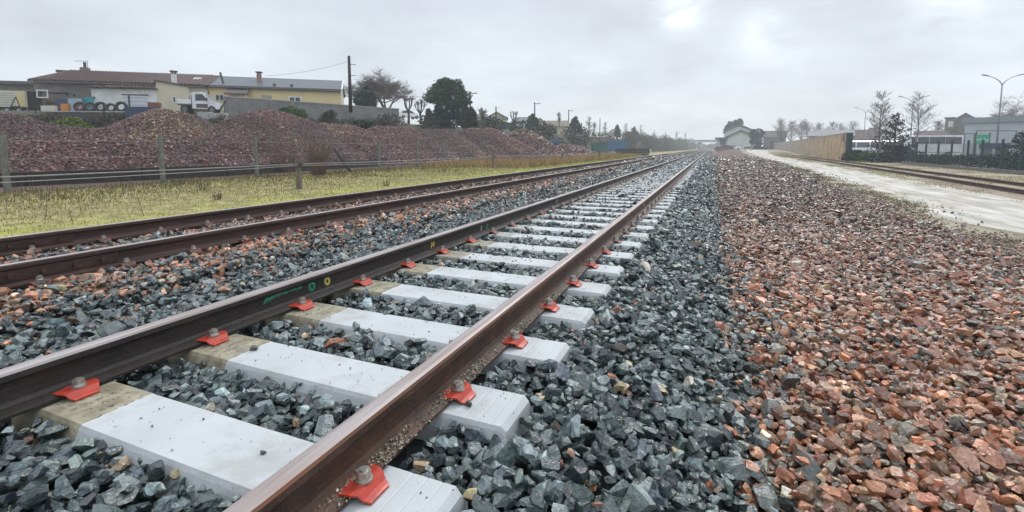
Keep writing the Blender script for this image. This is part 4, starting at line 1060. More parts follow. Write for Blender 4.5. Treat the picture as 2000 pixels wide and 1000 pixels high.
# ------------------------------------------------------------------ buildings
class Bld:
    """front line from a (left) to b (right); local x along it, y away from the viewer, z up from the base"""
    def __init__(s, name, label, cat, a, b, base, group=None):
        a = np.array(a, float); b = np.array(b, float); s.a = a; s.w = float(np.hypot(*(b - a))); s.rz = math.atan2(b[1]-a[1], b[0]-a[0])
        s.u = (b - a) / s.w; s.n = np.array([-s.u[1], s.u[0]]); s.base = base
        s.t = thing(name, label, cat, (a[0], a[1], base), s.rz, group)
    def px(s, x, y):
        r = ray(x, y); k = ((s.a - EYE[:2]) @ s.n) / (r[:2] @ s.n); p = EYE + r*k
        return float((p[:2] - s.a) @ s.u), float(p[2] - s.base)
    def part(s, name, mb, m, parent=None, **k): return obj(name, mb, m, parent or s.t, **k)
    def wall(s, m, dpt, eave, ridge=None, gable=False, x0=0, x1=None, name='wall', y0=0):
        x1 = s.w if x1 is None else x1; mb = MB()
        if ridge is None: mb.box(x0, x1, y0, y0 + dpt, -.6, eave)
        elif gable: mb.extr([(x0,y0,-.6),(x1,y0,-.6),(x1,y0,eave),((x0+x1)/2,y0,ridge),(x0,y0,eave)], (0, dpt, 0))
        else: mb.extr([(x0,y0,-.6),(x0,y0+dpt,-.6),(x0,y0+dpt,eave),(x0,y0+dpt/2,ridge),(x0,y0,eave)], (x1-x0, 0, 0))
        return s.part(name, mb, m)
    def roof(s, m, dpt, eave, ridge, ov=.3, th=.14, gable=False, x0=0, x1=None, y0=0, hipl=0, tiles=False):
        x1 = s.w if x1 is None else x1; mb = MB(); k = .02
        if gable:
            mx = (x0+x1)/2; sl_ = (ridge-eave)/(mx-x0)
            for sg, xe in ((-1, x0-ov), (1, x1+ov)):
                ze = eave - ov*sl_ + k
                mb.extr([(xe,y0-ov,ze),(mx,y0-ov,ridge+k),(mx,y0-ov,ridge+k+th),(xe,y0-ov,ze+th)], (0, dpt+2*ov, 0))
        else:
            my = y0 + dpt/2; sl_ = (ridge-eave)/(dpt/2); ze = eave - ov*sl_ + k
            for ye in (y0-ov, y0+dpt+ov):
                if hipl and ye < my:
                    mb.add([(x0-ov,ye,ze),(x1+ov,ye,ze),(x1+ov,my,ridge+k),(x0+hipl,my,ridge+k),(x0-ov,ye,ze+th),(x1+ov,ye,ze+th),(x1+ov,my,ridge+k+th),(x0+hipl,my,ridge+k+th)], [(3,2,1,0),(4,5,6,7),(0,1,5,4),(1,2,6,5),(2,3,7,6),(3,0,4,7)])
                else: mb.extr([(x0-ov,ye,ze),(x0-ov,my,ridge+k),(x0-ov,my,ridge+k+th),(x0-ov,ye,ze+th)], (x1-x0+2*ov, 0, 0))
        if tiles:
            a0 = (x0 - ov + .1, y0 - ov, eave - ov*sl_ + k + th); K3 = int((x1 - x0) / .27)
            for q in range(K3):
                xx = x0 - ov + .15 + q*.27; xt = max(xx, x0 + hipl*1.0) if q*.27 < hipl*1.2 else xx
                mb.tube([(xx, y0-ov-.03, ze+th-.01), (xt, my, ridge+k+th-.01)], [.085, .085], 6)
        return s.part('roof', mb, m)
    def window(s, xa, ya, xb, yb, fm, gm, bars=0, name='window', fw=.09, mull=1):
        x0, z1 = s.px(xa, ya); x1, z0 = s.px(xb, yb); mb = MB(); y = -.03
        mb.box(x0, x1, y, .02, z0, z0+fw); mb.box(x0, x1, y, .02, z1-fw, z1); mb.box(x0, x0+fw, y, .02, z0+fw, z1-fw); mb.box(x1-fw, x1, y, .02, z0+fw, z1-fw)
        for k in range(mull): xm = x0 + (x1-x0)*(k+1)/(mull+1); mb.box(xm-fw*.4, xm+fw*.4, y+.005, .02, z0+fw, z1-fw)
        f = s.part(name, mb, fm)
        mb = MB(); mb.box(x0+fw*.9, x1-fw*.9, -.008, .01, z0+fw*.9, z1-fw*.9); s.part('pane', mb, gm, f)
        for k in range(bars): xm = x0 + (x1-x0)*(k+1)/(bars+1); mb = MB(); mb.box(xm-.012, xm+.012, -.06, -.04, z0+.02, z1-.02); s.part('bar', mb, M['zinc_dark'], f)
        return f
    def chimney(s, xa, xb, ytop, m, y=1.2, cap=True, capm=None, zb=None, parent=None):
        x0, z1 = s.px(xa, ytop); x1, _ = s.px(xb, ytop)
        # push back: correct the height for depth
        k = (np.linalg.norm(s.a - EYE[:2]) + y) / np.linalg.norm(s.a - EYE[:2]); z1 = (z1 + s.base - CAMH)*k + CAMH - s.base
        mb = MB(); w2 = (x1-x0); mb.box(x0, x1, y, y+w2, zb if zb is not None else z1-2.2, z1-.28)
        c = s.part('chimney', mb, m, parent)
        mb = MB()
        for (dx, dy) in ((.03,.03),(w2-.15,.03),(.03,w2-.15),(w2-.15,w2-.15)): mb.box(x0+dx, x0+dx+.12, y+dy, y+dy+.12, z1-.28, z1-.1)
        mb.box(x0-.08, x1+.08, y-.08, y+w2+.08, z1-.1, z1); s.part('chimney_cap', mb, capm or M['zinc_dark'], c)
        return c

# terrace at the upper left -------------------------------------------------
# long stone house with clay tiles
h = Bld('stone_house', 'long stone house with red clay tile roof, left of the yellow house', 'house', xy(76, 40.5), xy(410, 43.8), TERR)
EV, RG = 2.90, 4.17
h.wall(M['stone_wall'], 7, EV, RG); rf = h.roof(M['tiles'], 7, EV, RG, ov=.25, hipl=1.0, tiles=True)
x0, z0 = h.px(109, 127); mb = MB(); mb.box(x0, x0+.55, 3.3, 3.9, RG-.2, RG+.45); c_ = obj('chimney', mb, M['stone_wall'], rf)
mb = MB(); mb.tube([(x0+.27, 3.6, RG+.45), (x0+.27, 3.6, RG+.95)], .12, 8); obj('flue', mb, M['zinc_dark'], c_)
x0, z0 = h.px(210, 163); x1, _ = h.px(405, 168)
mb = MB(); mb.box(x0, x1, -.02, .0, 1.9, EV-.12); h.part('rendered_band', mb, M['cream_wall'])
mb = MB(); mb.tube([(.2, -.33, EV-.1), (h.w, -.33, EV-.16)], .07, 6); h.part('gutter', mb, M['zinc_dark'])
x0, z0 = h.px(364, 157); mb = MB(); sl_ = (RG-EV)/3.5; mb.extr([(x0, 1.5, EV+1.5*sl_+.17), (x0+.6, 1.5, EV+1.5*sl_+.17), (x0+.6, 2.1, EV+2.1*sl_+.17), (x0, 2.1, EV+2.1*sl_+.17)], (0, 0, .06)); obj('skylight', mb, M['frame'], rf)
# television aerial on its ridge
p = h.t.matrix_world
def hl(b, x, y, z): return (b.a[0] + b.u[0]*x + b.n[0]*y, b.a[1] + b.u[1]*x + b.n[1]*y, b.base + z)
x0, _ = h.px(101, 137)
t = thing('television_aerial', 'thin television aerial at the left end of the red tile roof', 'aerial', hl(h, x0+.9, 3.4, RG-.1), h.rz)
mb = MB(); mb.tube([(0,0,0),(0,0,1.15)], .022, 5); obj('mast', mb, M['steel'], t)
mb = MB(); mb.tube([(-.95,0,1.08),(.1,0,1.14)], .015, 4)
for k in range(6): mb.tube([(-.9+k*.17,-.22,1.085+k*.01),(-.9+k*.17,.22,1.085+k*.01)], .01, 3)
obj('antenna', mb, M['steel'], t)
# low dark building at the far left
b = Bld('low_outbuilding', 'low brown outbuilding with a flat dark roof at the left edge', 'outbuilding', xy(-160, 40), xy(74, 42), TERR)
b.wall(M['stone_wall'], 5, 2.75); mb = MB(); mb.box(-.2, b.w+.1, -.3, 5.2, 2.75, 3.02); b.part('roof', mb, M['slate'])
x0, _ = b.px(28, 180); x1, _ = b.px(62, 180); mb = MB(); mb.box(x0, x1, -.03, 0, 0, 2.3); b.part('clay_panel', mb, M['cream_wall'] if False else mat('ochre_render', (.27,.18,.12), (.2,.14,.10), rough=.9))
# yellow house
y = Bld('yellow_house', 'long yellow house with dark slate roof behind the block wall', 'house', xy(411, 43.9), xy(668, 47.2), TERR)
EV2, RG2 = 2.9, 4.10
y.wall(M['yellow_wall'], 6.5, EV2, RG2); rf = y.roof(M['slate'], 6.5, EV2, RG2, ov=.22)
y.window(419, 183.5, 439, 198, M['frame'], mat('blue_glass', (.03,.04,.12), None, rough=.2), bars=4, fw=.11)
y.window(511, 186, 531, 199, M['shutter'], M['shutter'], fw=.07, mull=0)
y.window(563, 187.5, 589, 203, M['frame'], M['glass'], fw=.13)
mb = MB(); mb.tube([(0, -.28, EV2-.1), (y.w, -.28, EV2-.12)], .07, 6); y.part('gutter', mb, M['zinc_dark'])
mb = MB(); mb.tube([(-.05, -.12, EV2-.1), (.1, -.06, EV2-.5), (.1, -.06, 0)], .05, 6); y.part('downpipe', mb, M['pipe'])
y.chimney(493, 502, 139, M['chim_red'], y=1.7, parent=rf)
x0, z0 = y.px(424, 142); mb = MB(); mb.tube([(x0+.35, .6, EV2+.2), (x0+.1, .6, EV2+1.35)], .09, 7); obj('flue_pipe', mb, M['zinc_dark'], rf)
for xx in (535, 569):
    x0, _ = y.px(xx, 168); mb = MB(); mb.cbox(x0, .35, EV2+.30, .25, .25, .3); obj('roof_vent', mb, M['zinc_dark'], rf)
x0, _ = y.px(451, 176); x1, _ = y.px(484, 176)
mb = MB(); mb.box(x0, x1, -1.3, -.01, -.3, 2.05); po = y.part('porch', mb, M['yellow_wall'])
mb = MB(); mb.extr([(x0-.2,-1.6,2.05),(x0-.2,-.01,2.62),(x0-.2,-.01,2.74),(x0-.2,-1.6,2.17)], (x1-x0+.4,0,0)); obj('porch_roof', mb, M['tiles_dull'], po)
mb = MB(); mb.extr([(y.w+.002,-.12,-.6),(y.w+.002,6.5,-.6),(y.w+.002,6.5,EV2),(y.w+.002,3.25,RG2-.02),(y.w+.002,-.12,EV2)], (.05,0,0)); y.part('gable_render', mb, M['cream_wall'])
mb = MB(); mb.extr([(y.w+.1, -.34, EV2-.12), (y.w+.1, 3.25, RG2+.03), (y.w+.1, 3.25, RG2+.24), (y.w+.1, -.34, EV2+.1)], (.16,0,0)); y.part('verge_board', mb, M['frame'])
# white shed with garage door
g = Bld('white_shed', 'white shed with tiled parapet and a pale garage door', 'shed', xy(187, 38.3), xy(312, 39.2), TERR)
H1 = zat(174, 38.3) - TERR
g.wall(M['white_wall'], 3.4, H1)
mb = MB(); mb.box(-.15, g.w+.1, -.18, 3.5, H1, H1+.09)
rf = g.part('roof', mb, M['tiles_dull'])
mb = MB()
K = int(g.w/.21)
for k in range(K): mb.tube([(-.1 + k*.21, -.3, H1+.10), (-.1 + k*.21, .5, H1+.2)], .085, 6)
obj('tile_row', mb, M['tiles_dull'], rf)
x0, z1 = g.px(240, 186); x1, _ = g.px(290, 208); mb = MB(); mb.box(x0, x1, -.03, -.005, -.05, z1); dr = g.part('garage_door', mb, M['garage'])
for k in range(5): mb = MB(); mb.box(x0+.03, x1-.03, -.036, -.031, z1*(k+.5)/5.2, z1*(k+.5)/5.2+.025); obj('slat', mb, M['steel'], dr)
mb = MB(); mb.box(x0-.07, x1+.07, -.05, -.002, z1, z1+.09); g.part('lintel', mb, M['zinc_dark'])
x2, _ = g.px(252, 186); mb = MB(); mb.box(x2-.05, x2+.05, -.09, -.035, -.05, z1-.02); g.part('door_post', mb, M['zinc_dark'])
# cream annex with tall chimney
n_ = Bld('cream_annex', 'cream annex with tall white chimney between the white shed and the truck', 'annex', xy(313, 39.3), xy(403, 41.2), TERR)
Ha = zat(168, 39.5) - TERR
n_.wall(M['cream_wall'], 2.2, Ha, x1=n_.w*.68); mb = MB(); mb.extr([(-.1,-.12,Ha+.30),(n_.w*.7,-.12,Ha-.02),(n_.w*.7,-.12,Ha+.08),(-.1,-.12,Ha+.40)], (0,2.4,0)); rf = n_.part('roof', mb, M['tiles_dull'])
mb = MB(); mb.extr([(0,-.0,Ha-.01),(n_.w*.66,0,Ha-.01),(0,0,Ha+.31)], (0,2.2,0)); n_.part('wall_head', mb, M['cream_wall'])
n_.chimney(334, 345, 137.5, M['white_wall'], y=.5, capm=M['zinc_dark'], zb=Ha-.3, parent=rf)
n_.window(336.5, 188, 344, 201, M['frame'], M['glass'], fw=.06, mull=0)

def tyre(px, d, r, lab, rz, lean=.12):
    x_, y_ = xy(px, d); t = thing('tyre', lab, 'tyre', (x_, y_, TERR), rz, 'old tyres standing in front of the white shed')
    mb = MB(); mb.ring((0,0,r), (0,1,-lean), r, r*.56, .24, 26); obj('tread', mb, M['rubber'], t, smooth=True)
    if px in (163, 183): mb = MB(); mb.ring((0,0,r), (0,1,-lean), r*.57, r*.3, .16, 20); obj('rim', mb, M['car_red'] if px == 163 else M['steel'], t, smooth=True)
    return t
for px_, r_, lab in ((163,.40,'leftmost old tyre standing before the pale blue sheet'), (183,.38,'old tyre standing under the teal sheet, second from the left'), (203,.40,'large old tyre standing in the middle of the row'),
                     (223,.34,'smallest old tyre in the row, left of the garage door'), (243,.41,'rightmost old tyre, standing before the garage door')):
    tyre(px_, 36.6, r_, lab, R(40))
def slab(name, lab, cat, xa, ya, xb, yb, d, th, m, rz=None, base=None):
    """upright box seen between two picture corners at a depth"""
    a = dep(xa, yb, d); c = dep(xb, yb, d); z1 = zat(ya, d); ww = float(np.hypot(*(c-a)[:2])); rr = math.atan2(c[1]-a[1], c[0]-a[0])
    zb = float(a[2]) if base is None else base
    mb = MB(); mb.box(0, ww, 0, th, 0, z1 - zb)
    return tag(obj(name, mb, m, loc=(a[0], a[1], zb), rz=rr), lab, cat)
slab('pale_sheet', 'pale blue upright sheet leaning behind the tyres', 'panel', 134, 193, 161, 217, 37.2, .06, M['blue_pale'], base=TERR)
slab('teal_sheet', 'teal sheet beside the white shed corner', 'panel', 164, 191, 183, 206, 37.4, .05, M['teal'], base=TERR)
slab('navy_sheet', 'dark navy tarpaulin over stacked goods', 'tarpaulin', 110, 194, 134, 207, 37.6, .8, M['navy_tarp'], base=TERR)
slab('orange_bin', 'orange box left of the pale blue sheet', 'box', 119, 203, 133, 217, 37.0, .5, M['orange'], base=TERR)
slab('concrete_slab', 'pale upright concrete slab in the yard below the window frame', 'slab', 80, 206.5, 107, 217, 36.6, .25, M['cream_metal'], base=TERR)
# pallet shelter with a discarded window frame
t = thing('lean_to_shelter', 'dark open shelter of posts and boards with a flat roof', 'shelter', (*xy(64, 38.2), TERR), R(45))
ww = 2.45
for (xx, yy) in ((0,0),(ww,0),(0,1.2),(ww,1.2),(.75,0)):
    mb = MB(); mb.box(xx-.05, xx+.05, yy-.05, yy+.05, 0, 1.75); obj('post', mb, M['dark_wood'], t)
mb = MB(); mb.box(-.1, ww+.1, -.15, 1.35, 1.75, 1.83); obj('roof', mb, M['steel'], t)
mb = MB(); mb.box(-.02, .75, -.02, .03, 0, 1.6); obj('side_board', mb, M['dark_wood'], t)
mb = MB(); mb.box(.75, ww, .9, .95, .3, 1.0); obj('back_board', mb, M['wood'], t)
t = thing('window_frame', 'discarded white window frame leaning against the dark shelter', 'window frame', (*xy(80, 37.4), zat(192, 37.4)), R(45))
mb = MB(); wv, hv = .70, .62
for q in ((0,wv,0,.07),(0,wv,hv-.07,hv)): mb.extr([(q[0],0,q[2]),(q[1],0,q[2]),(q[1],.02,q[3]),(q[0],.02,q[3])], (0,.05,0))
for xq in (0, wv-.07): mb.extr([(xq,0,.07),(xq+.07,0,.07),(xq+.07,.02,hv-.07),(xq,.02,hv-.07)], (0,.05,0))
obj('frame', mb, M['frame'], t)
mb = MB()
for k in range(3): mb.box(.16+k*.17, .19+k*.17, .015, .04, .07, hv-.07)
obj('grille', mb, M['steel'], t)
slab('dark_beam', 'long dark sheet resting on the goods beside the white shed', 'sheet', 125, 189, 184, 193.5, 37.9, .6, M['grey_roof'])
# white and yellow trailer at the left edge
t = thing('box_trailer', 'white box trailer with a yellow end panel at the left edge', 'trailer', (*xy(-52, 37.0), TERR), R(45))
mb = MB(); mb.box(0, 3.55, 0, 1.9, .52, 1.78); bd = obj('body', mb, M['cream_metal'], t)
for k in range(6): mb = MB(); mb.box(.05, 2.75, -.015, -.002, .66+k*.18, .69+k*.18); obj('rib', mb, M['metal_dark'], bd)
mb = MB(); mb.box(2.8, 3.35, -.03, -.002, .60, 1.74); obj('end_panel', mb, M['yellow'], bd)
mb = MB(); mb.box(0, 3.9, .3, 1.6, .38, .5); obj('chassis', mb, M['black'], t)
for xx in (2.9, 2.2): mb = MB(); mb.disc((xx, .05, .26), (0,1,0), .26, .2, 18); w_ = obj('wheel', mb, M['rubber'], t); mb = MB(); mb.disc((xx,-.06,.26),(0,1,0),.12,.03,14); obj('rim', mb, M['blue_pale'], w_)
t = thing('folding_frame', 'dark A-shaped frame standing right of the trailer', 'frame', (*xy(40, 37.4), TERR), R(45))
for s0, s1 in (((-.55,0,0),(0,0,1.25)), ((.3,0,0),(0,0,1.25)), ((-.3,0,.5),(.18,0,.5))): mb = MB(); mb.tube([s0, s1], .035, 5); obj('leg', mb, M['dark_wood'], t)
slab('grey_drum_stack', 'small pale grey box beside the A-shaped frame', 'box', 50, 193, 59, 203, 38, .3, M['steel'], base=TERR)
# low kerb wall along the terrace edge
t = Bld('low_wall', 'low dark concrete wall along the yard edge under the tyres', 'wall', xy(-160, 34.6), xy(258, 35.6), TERR-.5)
t.wall(M['dark_stone'], .25, .42); t.part('coping', MB().box(0, t.w, -.05, .3, .42, .5), M['conc_pale'])
# dark machine on the edge
slab('dark_skip', 'dark blue-black metal skip at the yard edge, left of the brick stack', 'skip', 246, 209, 287, 243, 34.2, 1.1, M['navy_tarp'])
# brick stack
t = Bld('brick_stack', 'stack of red bricks on the terrace above the pointed heap', 'bricks', xy(294, 35.6), xy(317, 35.9), TERR); brick_tex(M['brick'], .22, .08, (.1,.07,.06))
t.part('bricks', MB().box(0, t.w, 0, .7, 0, zat(200.5, 35.6)-TERR), M['brick']); t.part('pallet', MB().box(-.05, t.w+.05, -.05, .75, -.14, -.002), M['wood'])
# pale concrete blocks on the slope
for k, (xa, xb, yt, lab) in enumerate(((386, 408, 219, 'pale concrete block on the terrace edge, left of the two'), (409, 438, 221, 'pale concrete block on the terrace edge, near the strut'))):
    slab('concrete_block', lab, 'concrete block', xa, yt, xb, 238, 35.5, .6, M['conc_pale'])
# block wall with strut
bw = Bld('block_wall', 'long grey cinder block wall in front of the yellow house', 'wall', xy(443, 39.5), xy(781, 52), TERR-.6)
Hb = zat(190.5, 39.5) - TERR + .6
bw.wall(M['block_wall'], .22, Hb); bw.part('coping', MB().box(-.02, bw.w+.02, -.04, .26, Hb, Hb+.07), M['conc_pale'])
for k in range(7): xx = bw.w*(k+.5)/7; bw.part('pillar', MB().box(xx-.13, xx+.13, -.05, -.002, 0, Hb-.01), M['block_wall'])
a = dep(441, 197, 39); b_ = dep(429, 216, 38.4); tag(obj('timber_strut', MB().tube([a, b_], .06, 5), M['dark_wood']), 'dark timber strut propping the left end of the block wall', 'strut')
# small wire enclosure and shrubs at the wall
leafy('green_shrub', 'bright green shrub against the block wall above the purplish heap', 'shrub', (*xy(572, 41), TERR-.5), [(-.75,0,.65,.7,.6,.62),(.05,0,.75,.8,.6,.6),(.8,0,.55,.7,.6,.55)], 2600, .075, GRN, 2)
leafy('dark_shrub', 'dark ivy clump hanging on the block wall', 'shrub', (*xy(646, 44), TERR-.2), [(0,0,.5,.75,.45,.45),(-.5,0,.25,.5,.4,.4)], 1500, .07, DKG, 3)
leafy('dark_shrub', 'low dark bush at the foot of the block wall near its right end', 'shrub', (*xy(712, 45.5), TERR-.9), [(-.4,0,.4,.8,.6,.5),(.5,0,.35,.8,.6,.45)], 2200, .07, DKG, 4)
leafy('dark_shrub', 'dark low growth below the right end of the block wall', 'shrub', (*xy(762, 48), TERR-1.1), [(-.9,0,.4,.9,.6,.4),(.5,0,.4,.9,.6,.4)], 1800, .07, BRN, 5)
leafy('bramble', 'yellow-green bramble patch behind the long left heap', 'bramble', (*xy(140, 30.6), .9), [(-1.15,0,1.35,1.0,.7,.55),(.1,0,1.5,1.05,.7,.55),(1.1,0,1.25,.85,.7,.5)], 3400, .085, YGR, 6)
t = thing('wire_enclosure', 'small dark wire enclosure against the block wall', 'enclosure', (*xy(636, 43), TERR-1.2), R(30))
for k in range(5): obj('post', MB().tube([(k*.75,0,0),(k*.75,0,1.15)], .03, 5), M['zinc_dark'], t)
mb = MB()
for k in range(7): mb.tube([(0,0,.1+k*.17),(3,0,.1+k*.17)], .008, 3)
for k in range(40): mb.tube([(k*.075,0,.05),(k*.075,0,1.12)], .006, 3)
obj('mesh', mb, M['zinc_dark'], t)
# rank growth along the terrace rim, too tangled to count
rng = np.random.default_rng(88); cl = []
for px_, d, yb in [(x_, 33.5 + .004*x_, 232 + 6*math.sin(x_*.05)) for x_ in range(-60, 440, 9)] + [(x_, 38 + .03*(x_-440), 232 + .02*(x_-440)) for x_ in range(445, 800, 10)]:
    p = dep(px_ + rng.uniform(-4, 4), yb + rng.uniform(-4, 3), d + rng.uniform(-.5, .5)); cl.append((p[0], p[1], max(p[2], float(gz(p[0], p[1]))) - .05, .5, .5, rng.uniform(.16, .38)))
V, T, cc = leafmesh(cl, 16000, .06, BRN + [(.10,.085,.06),(.05,.065,.035),(.075,.06,.045)], 8, .3)
tag(raw('rank_growth', V, T, M['leaf'], cc), 'tangled brown weeds along the terrace rim between the heaps and the yard', 'weeds', kind='stuff')
# thin fence posts on the terrace rim
for px_, yt, yb, lab in ((70, 188, 222, 'thin dark fence stake on the yard edge, left of the bramble'), (204, 200, 232, 'thin dark fence stake on the yard edge behind the bramble')):
    a = dep(px_, yb, 33.5); tag(obj('fence_stake', MB().tube([a, (a[0], a[1], zat(yt, 33.5))], .04, 5), M['dark_wood']), lab, 'stake')

# ------------------------------------------------------------------ vehicles
def wheels(t, xs, yw, r, m=None, wid=.2):
    for x_ in xs:
        for sg in (-1, 1):
            w_ = obj('wheel', MB().disc((x_, sg*yw, r), (0,1,0), r, wid, 18), M['rubber'], t)
            obj('rim', MB().disc((x_, sg*(yw + wid*.5 + .004), r), (0,1,0), r*.6, .012, 14), m or M['steel'], w_)
def car(name, label, cat, loc, rz, paint, L_=4.2, W_=1.7, prof=None, wins=None, r=.31, wx=(-1.25, 1.3), lights=True):
    t = thing(name, label, cat, loc, rz)
    prof = prof or [(-2.1,.35),(-2.12,.78),(-1.95,.92),(-1.5,1.38),(-.2,1.45),(.45,1.38),(1.15,.95),(1.95,.80),(2.1,.62),(2.1,.32)]
    mb = MB(); n = len(prof); zc = max(z for _, z in prof)
    for sg in (-1, 1):
        for x_, z_ in prof:
            inn = .86 if z_ > .62*zc else 1.0
            mb.v.append((x_, sg*W_/2*inn, z_))
    mb.f.append(list(range(n))[::-1]); mb.f.append(list(range(n, 2*n)))
    for i in range(n): j = (i+1) % n; mb.f.append((i, j, j+n, i+n))
    mb.m = [0]*len(mb.f)
    bd = obj('body', mb, paint, t)
    wins = wins or [[(-1.42,.98),(-1.2,1.33),(-.35,1.38),(-.35,.98)], [(-.25,.98),(-.25,1.38),(.38,1.33),(.9,.98)]]
    for q in wins:
        for sg in (-1, 1):
            obj('window', MB().extr([(x_, sg*(W_/2*.86 + (.003 if z_ > .62*zc else .003)), z_) for x_, z_ in q], (0, sg*.012, 0)), M['glass'], bd)
    wheels(t, wx, W_/2 - .1, r)
    if lights:
        for sg in (-1, 1): obj('headlight', MB().cbox(2.08*L_/4.2, sg*W_*.34, .66, .08, .3, .14), M['frame'], t)
    return t
# white flatbed truck on the terrace (cab facing right)
t = thing('flatbed_truck', 'white flatbed truck with dark-windowed cab parked before the cream annex', 'truck', (*xy(401, 39.0), TERR), R(42)); t.scale = (.78, .82, .92)
cp = [(-.72,.45),(-.72,1.78),(-.62,1.86),(.22,1.88),(.42,1.78),(1.0,1.18),(1.55,1.02),(1.72,.82),(1.74,.42)]
mb = MB(); mb.extr([(a_, -.9, b_) for a_, b_ in cp], (0, 1.8, 0)); cb = obj('cab', mb, M['car_white'], t)
obj('side_window', MB().extr([(-.40,-.905,1.12),(-.40,-.905,1.68),(.20,-.905,1.70),(.70,-.905,1.14)], (0,-.012,0)), M['glass'], cb)
obj('windscreen', MB().extr([(.50,-.78,1.74),(.50,.78,1.74),(.99,.82,1.22),(.99,-.82,1.22)], (.02,0,.02)), mat('pale_glass', (.30,.38,.40), None, rough=.15), cb)
obj('door_patch', MB().box(-.36, .66, -.915, -.903, .52, .86), M['car_grey'], cb)  # dark reddish patch low on the cab side
obj('headlight', MB().cbox(1.70, -.6, .82, .1, .3, .16), M['frame'], cb); obj('headlight', MB().cbox(1.70, .6, .82, .1, .3, .16), M['frame'], cb)
obj('mirror', MB().cbox(.62, -1.02, 1.25, .08, .14, .26), M['black'], cb)
obj('flatbed', MB().box(-2.0, -.78, -.95, .95, .72, .84), M['steel'], t)
obj('dropside', MB().box(-2.0, -.78, -.99, -.952, .84, 1.24), M['car_white'], t); obj('headboard', MB().box(-.84, -.78, -.95, .95, .84, 1.75), M['car_white'], t)
wheels(t, (1.0, -1.4), .82, .36)
# pale car by the pollards
car('parked_car', 'pale car parked beyond the block wall under the pollarded tree', 'car', (*xy(798, 84), zat(233, 84)), R(60), M['car_white'])

# ------------------------------------------------------------------ poles, wires
def pole(px, d, yt, yb, lab, r=.14, arm=None):
    x_, y_ = xy(px, d); zb = zat(yb, d); t = thing('utility_pole', lab, 'utility pole', (x_, y_, zb), 0, 'utility poles along the upper terrace')
    hh = zat(yt, d) - zb
    obj('shaft', MB().tube([(0,0,-.4),(0,0,hh)], [r, r*.7], 8), M['dark_wood'], t, smooth=True)
    if arm: 
        obj('crossarm', MB().cbox(arm*.4, arm*.2, hh-.25, abs(arm)*1.2, .1, .1, rz=R(25)), M['dark_wood'], t)
        for k in (-.4, .4): obj('insulator', MB().tube([(arm*.4+k*abs(arm), arm*.2+k*.46*abs(arm), hh-.2),(arm*.4+k*abs(arm), arm*.2+k*.46*abs(arm), hh-.02)], .04, 6), M['frame'], t)
    return (x_, y_, zb + hh)
p1 = pole(687, 44.5, 113, 212, 'tall dark utility pole at the right end of the yellow house', r=.17)
for dz in (-.75, -1.75, -2.9): 
    q = (p1[0], p1[1], p1[2]+dz); tag(obj('pole_bracket', MB().tube([q, (q[0]+.45, q[1]+.35, q[2])], .025, 4), M['zinc_dark']), 'short metal bracket on the tall utility pole', 'bracket', 'brackets on the tall pole')
p2 = pole(919, 64, 180, 245, 'dark utility pole with crossarm right of the big pine', arm=.9)
p3 = pole(969, 80, 209, 235, 'short pole beside the beige house right of the pine')
p4 = pole(1044, 90, 201, 238, 'utility pole standing behind the grey conifer and white house', arm=1.0)
p5 = pole(1110, 110, 215, 252, 'utility pole between the beige bungalow and the next conifer', arm=1.0)
p6 = pole(1171, 140, 231, 258, 'small distant pole above the wooded embankment')
def wire(a, b_, sag, lab):
    a = Vector(a); b_ = Vector(b_); P = [a.lerp(b_, k/12) - Vector((0,0,sag*4*(k/12)*(1-k/12))) for k in range(13)]
    tag(obj('overhead_wire', MB().tube(P, .012, 4), M['zinc_dark']), lab, 'wire')
wire((p1[0],p1[1],p1[2]-.5), hl(y, *(y.px(507, 145)[0], 2.5, RG2+.25)), .25, 'thin wire sagging from the tall pole to the slate roof')
wire((p1[0],p1[1],p1[2]-2.9), (p2[0],p2[1],p2[2]-.3), .6, 'thin wire running from the tall pole towards the big pine')

# ------------------------------------------------------------------ trees of the left side
def at(px, d, yb): x_, y_ = xy(px, d); return (x_, y_, zat(yb, d))
bare_tree('bare_tree', 'large bare twiggy tree with wide crown behind the block wall', 'tree', at(758, 66, 222), zat(140, 66)-zat(222, 66), 11, spread=.66, levels=5, tr=.18, first=.20, nb=(3,4), twig=.009, stems=4, up=.06, tilt=.42, lr=.68)
bare_tree('bare_tree', 'bare twiggy tree just right of the tall utility pole', 'tree', at(716, 68, 222), zat(152, 68)-zat(222, 68), 14, spread=.62, levels=5, tr=.15, first=.22, nb=(3,4), twig=.009, stems=3, up=.1, tilt=.3, lr=.68)
leafy('dark_conifer', 'dense dark blue-green conifer in front of the bare trees', 'tree', at(718, 56, 222), [(0,0,1.3,1.25,1.2,1.35),(.15,0,2.2,.8,.8,.9),(-.5,0,.8,.8,.9,.9),(.6,0,1.2,.75,.8,1.1)], 7000, .10, BLG, 7, trunk=(1.6,.12))
pollard('pollarded_tree', 'bare pollarded tree beside the right end of the block wall', at(799, 54, 240), zat(187, 54)-zat(240, 54), 1)
pollard('pollarded_tree', 'second bare pollarded tree, close to the left of the big pine', at(822, 56, 240), zat(197, 56)-zat(240, 56), 2, rz=1)
pollard('pollarded_tree', 'small bare pollarded tree just right of the big pine', at(942, 72, 243), zat(213, 72)-zat(243, 72), 3, rz=2)
pollard('pollarded_tree', 'slim bare pollarded tree before the white house with grey roof', at(1004, 80, 252), zat(219, 80)-zat(252, 80), 4, rz=.5)
D = 60; k_ = D/F
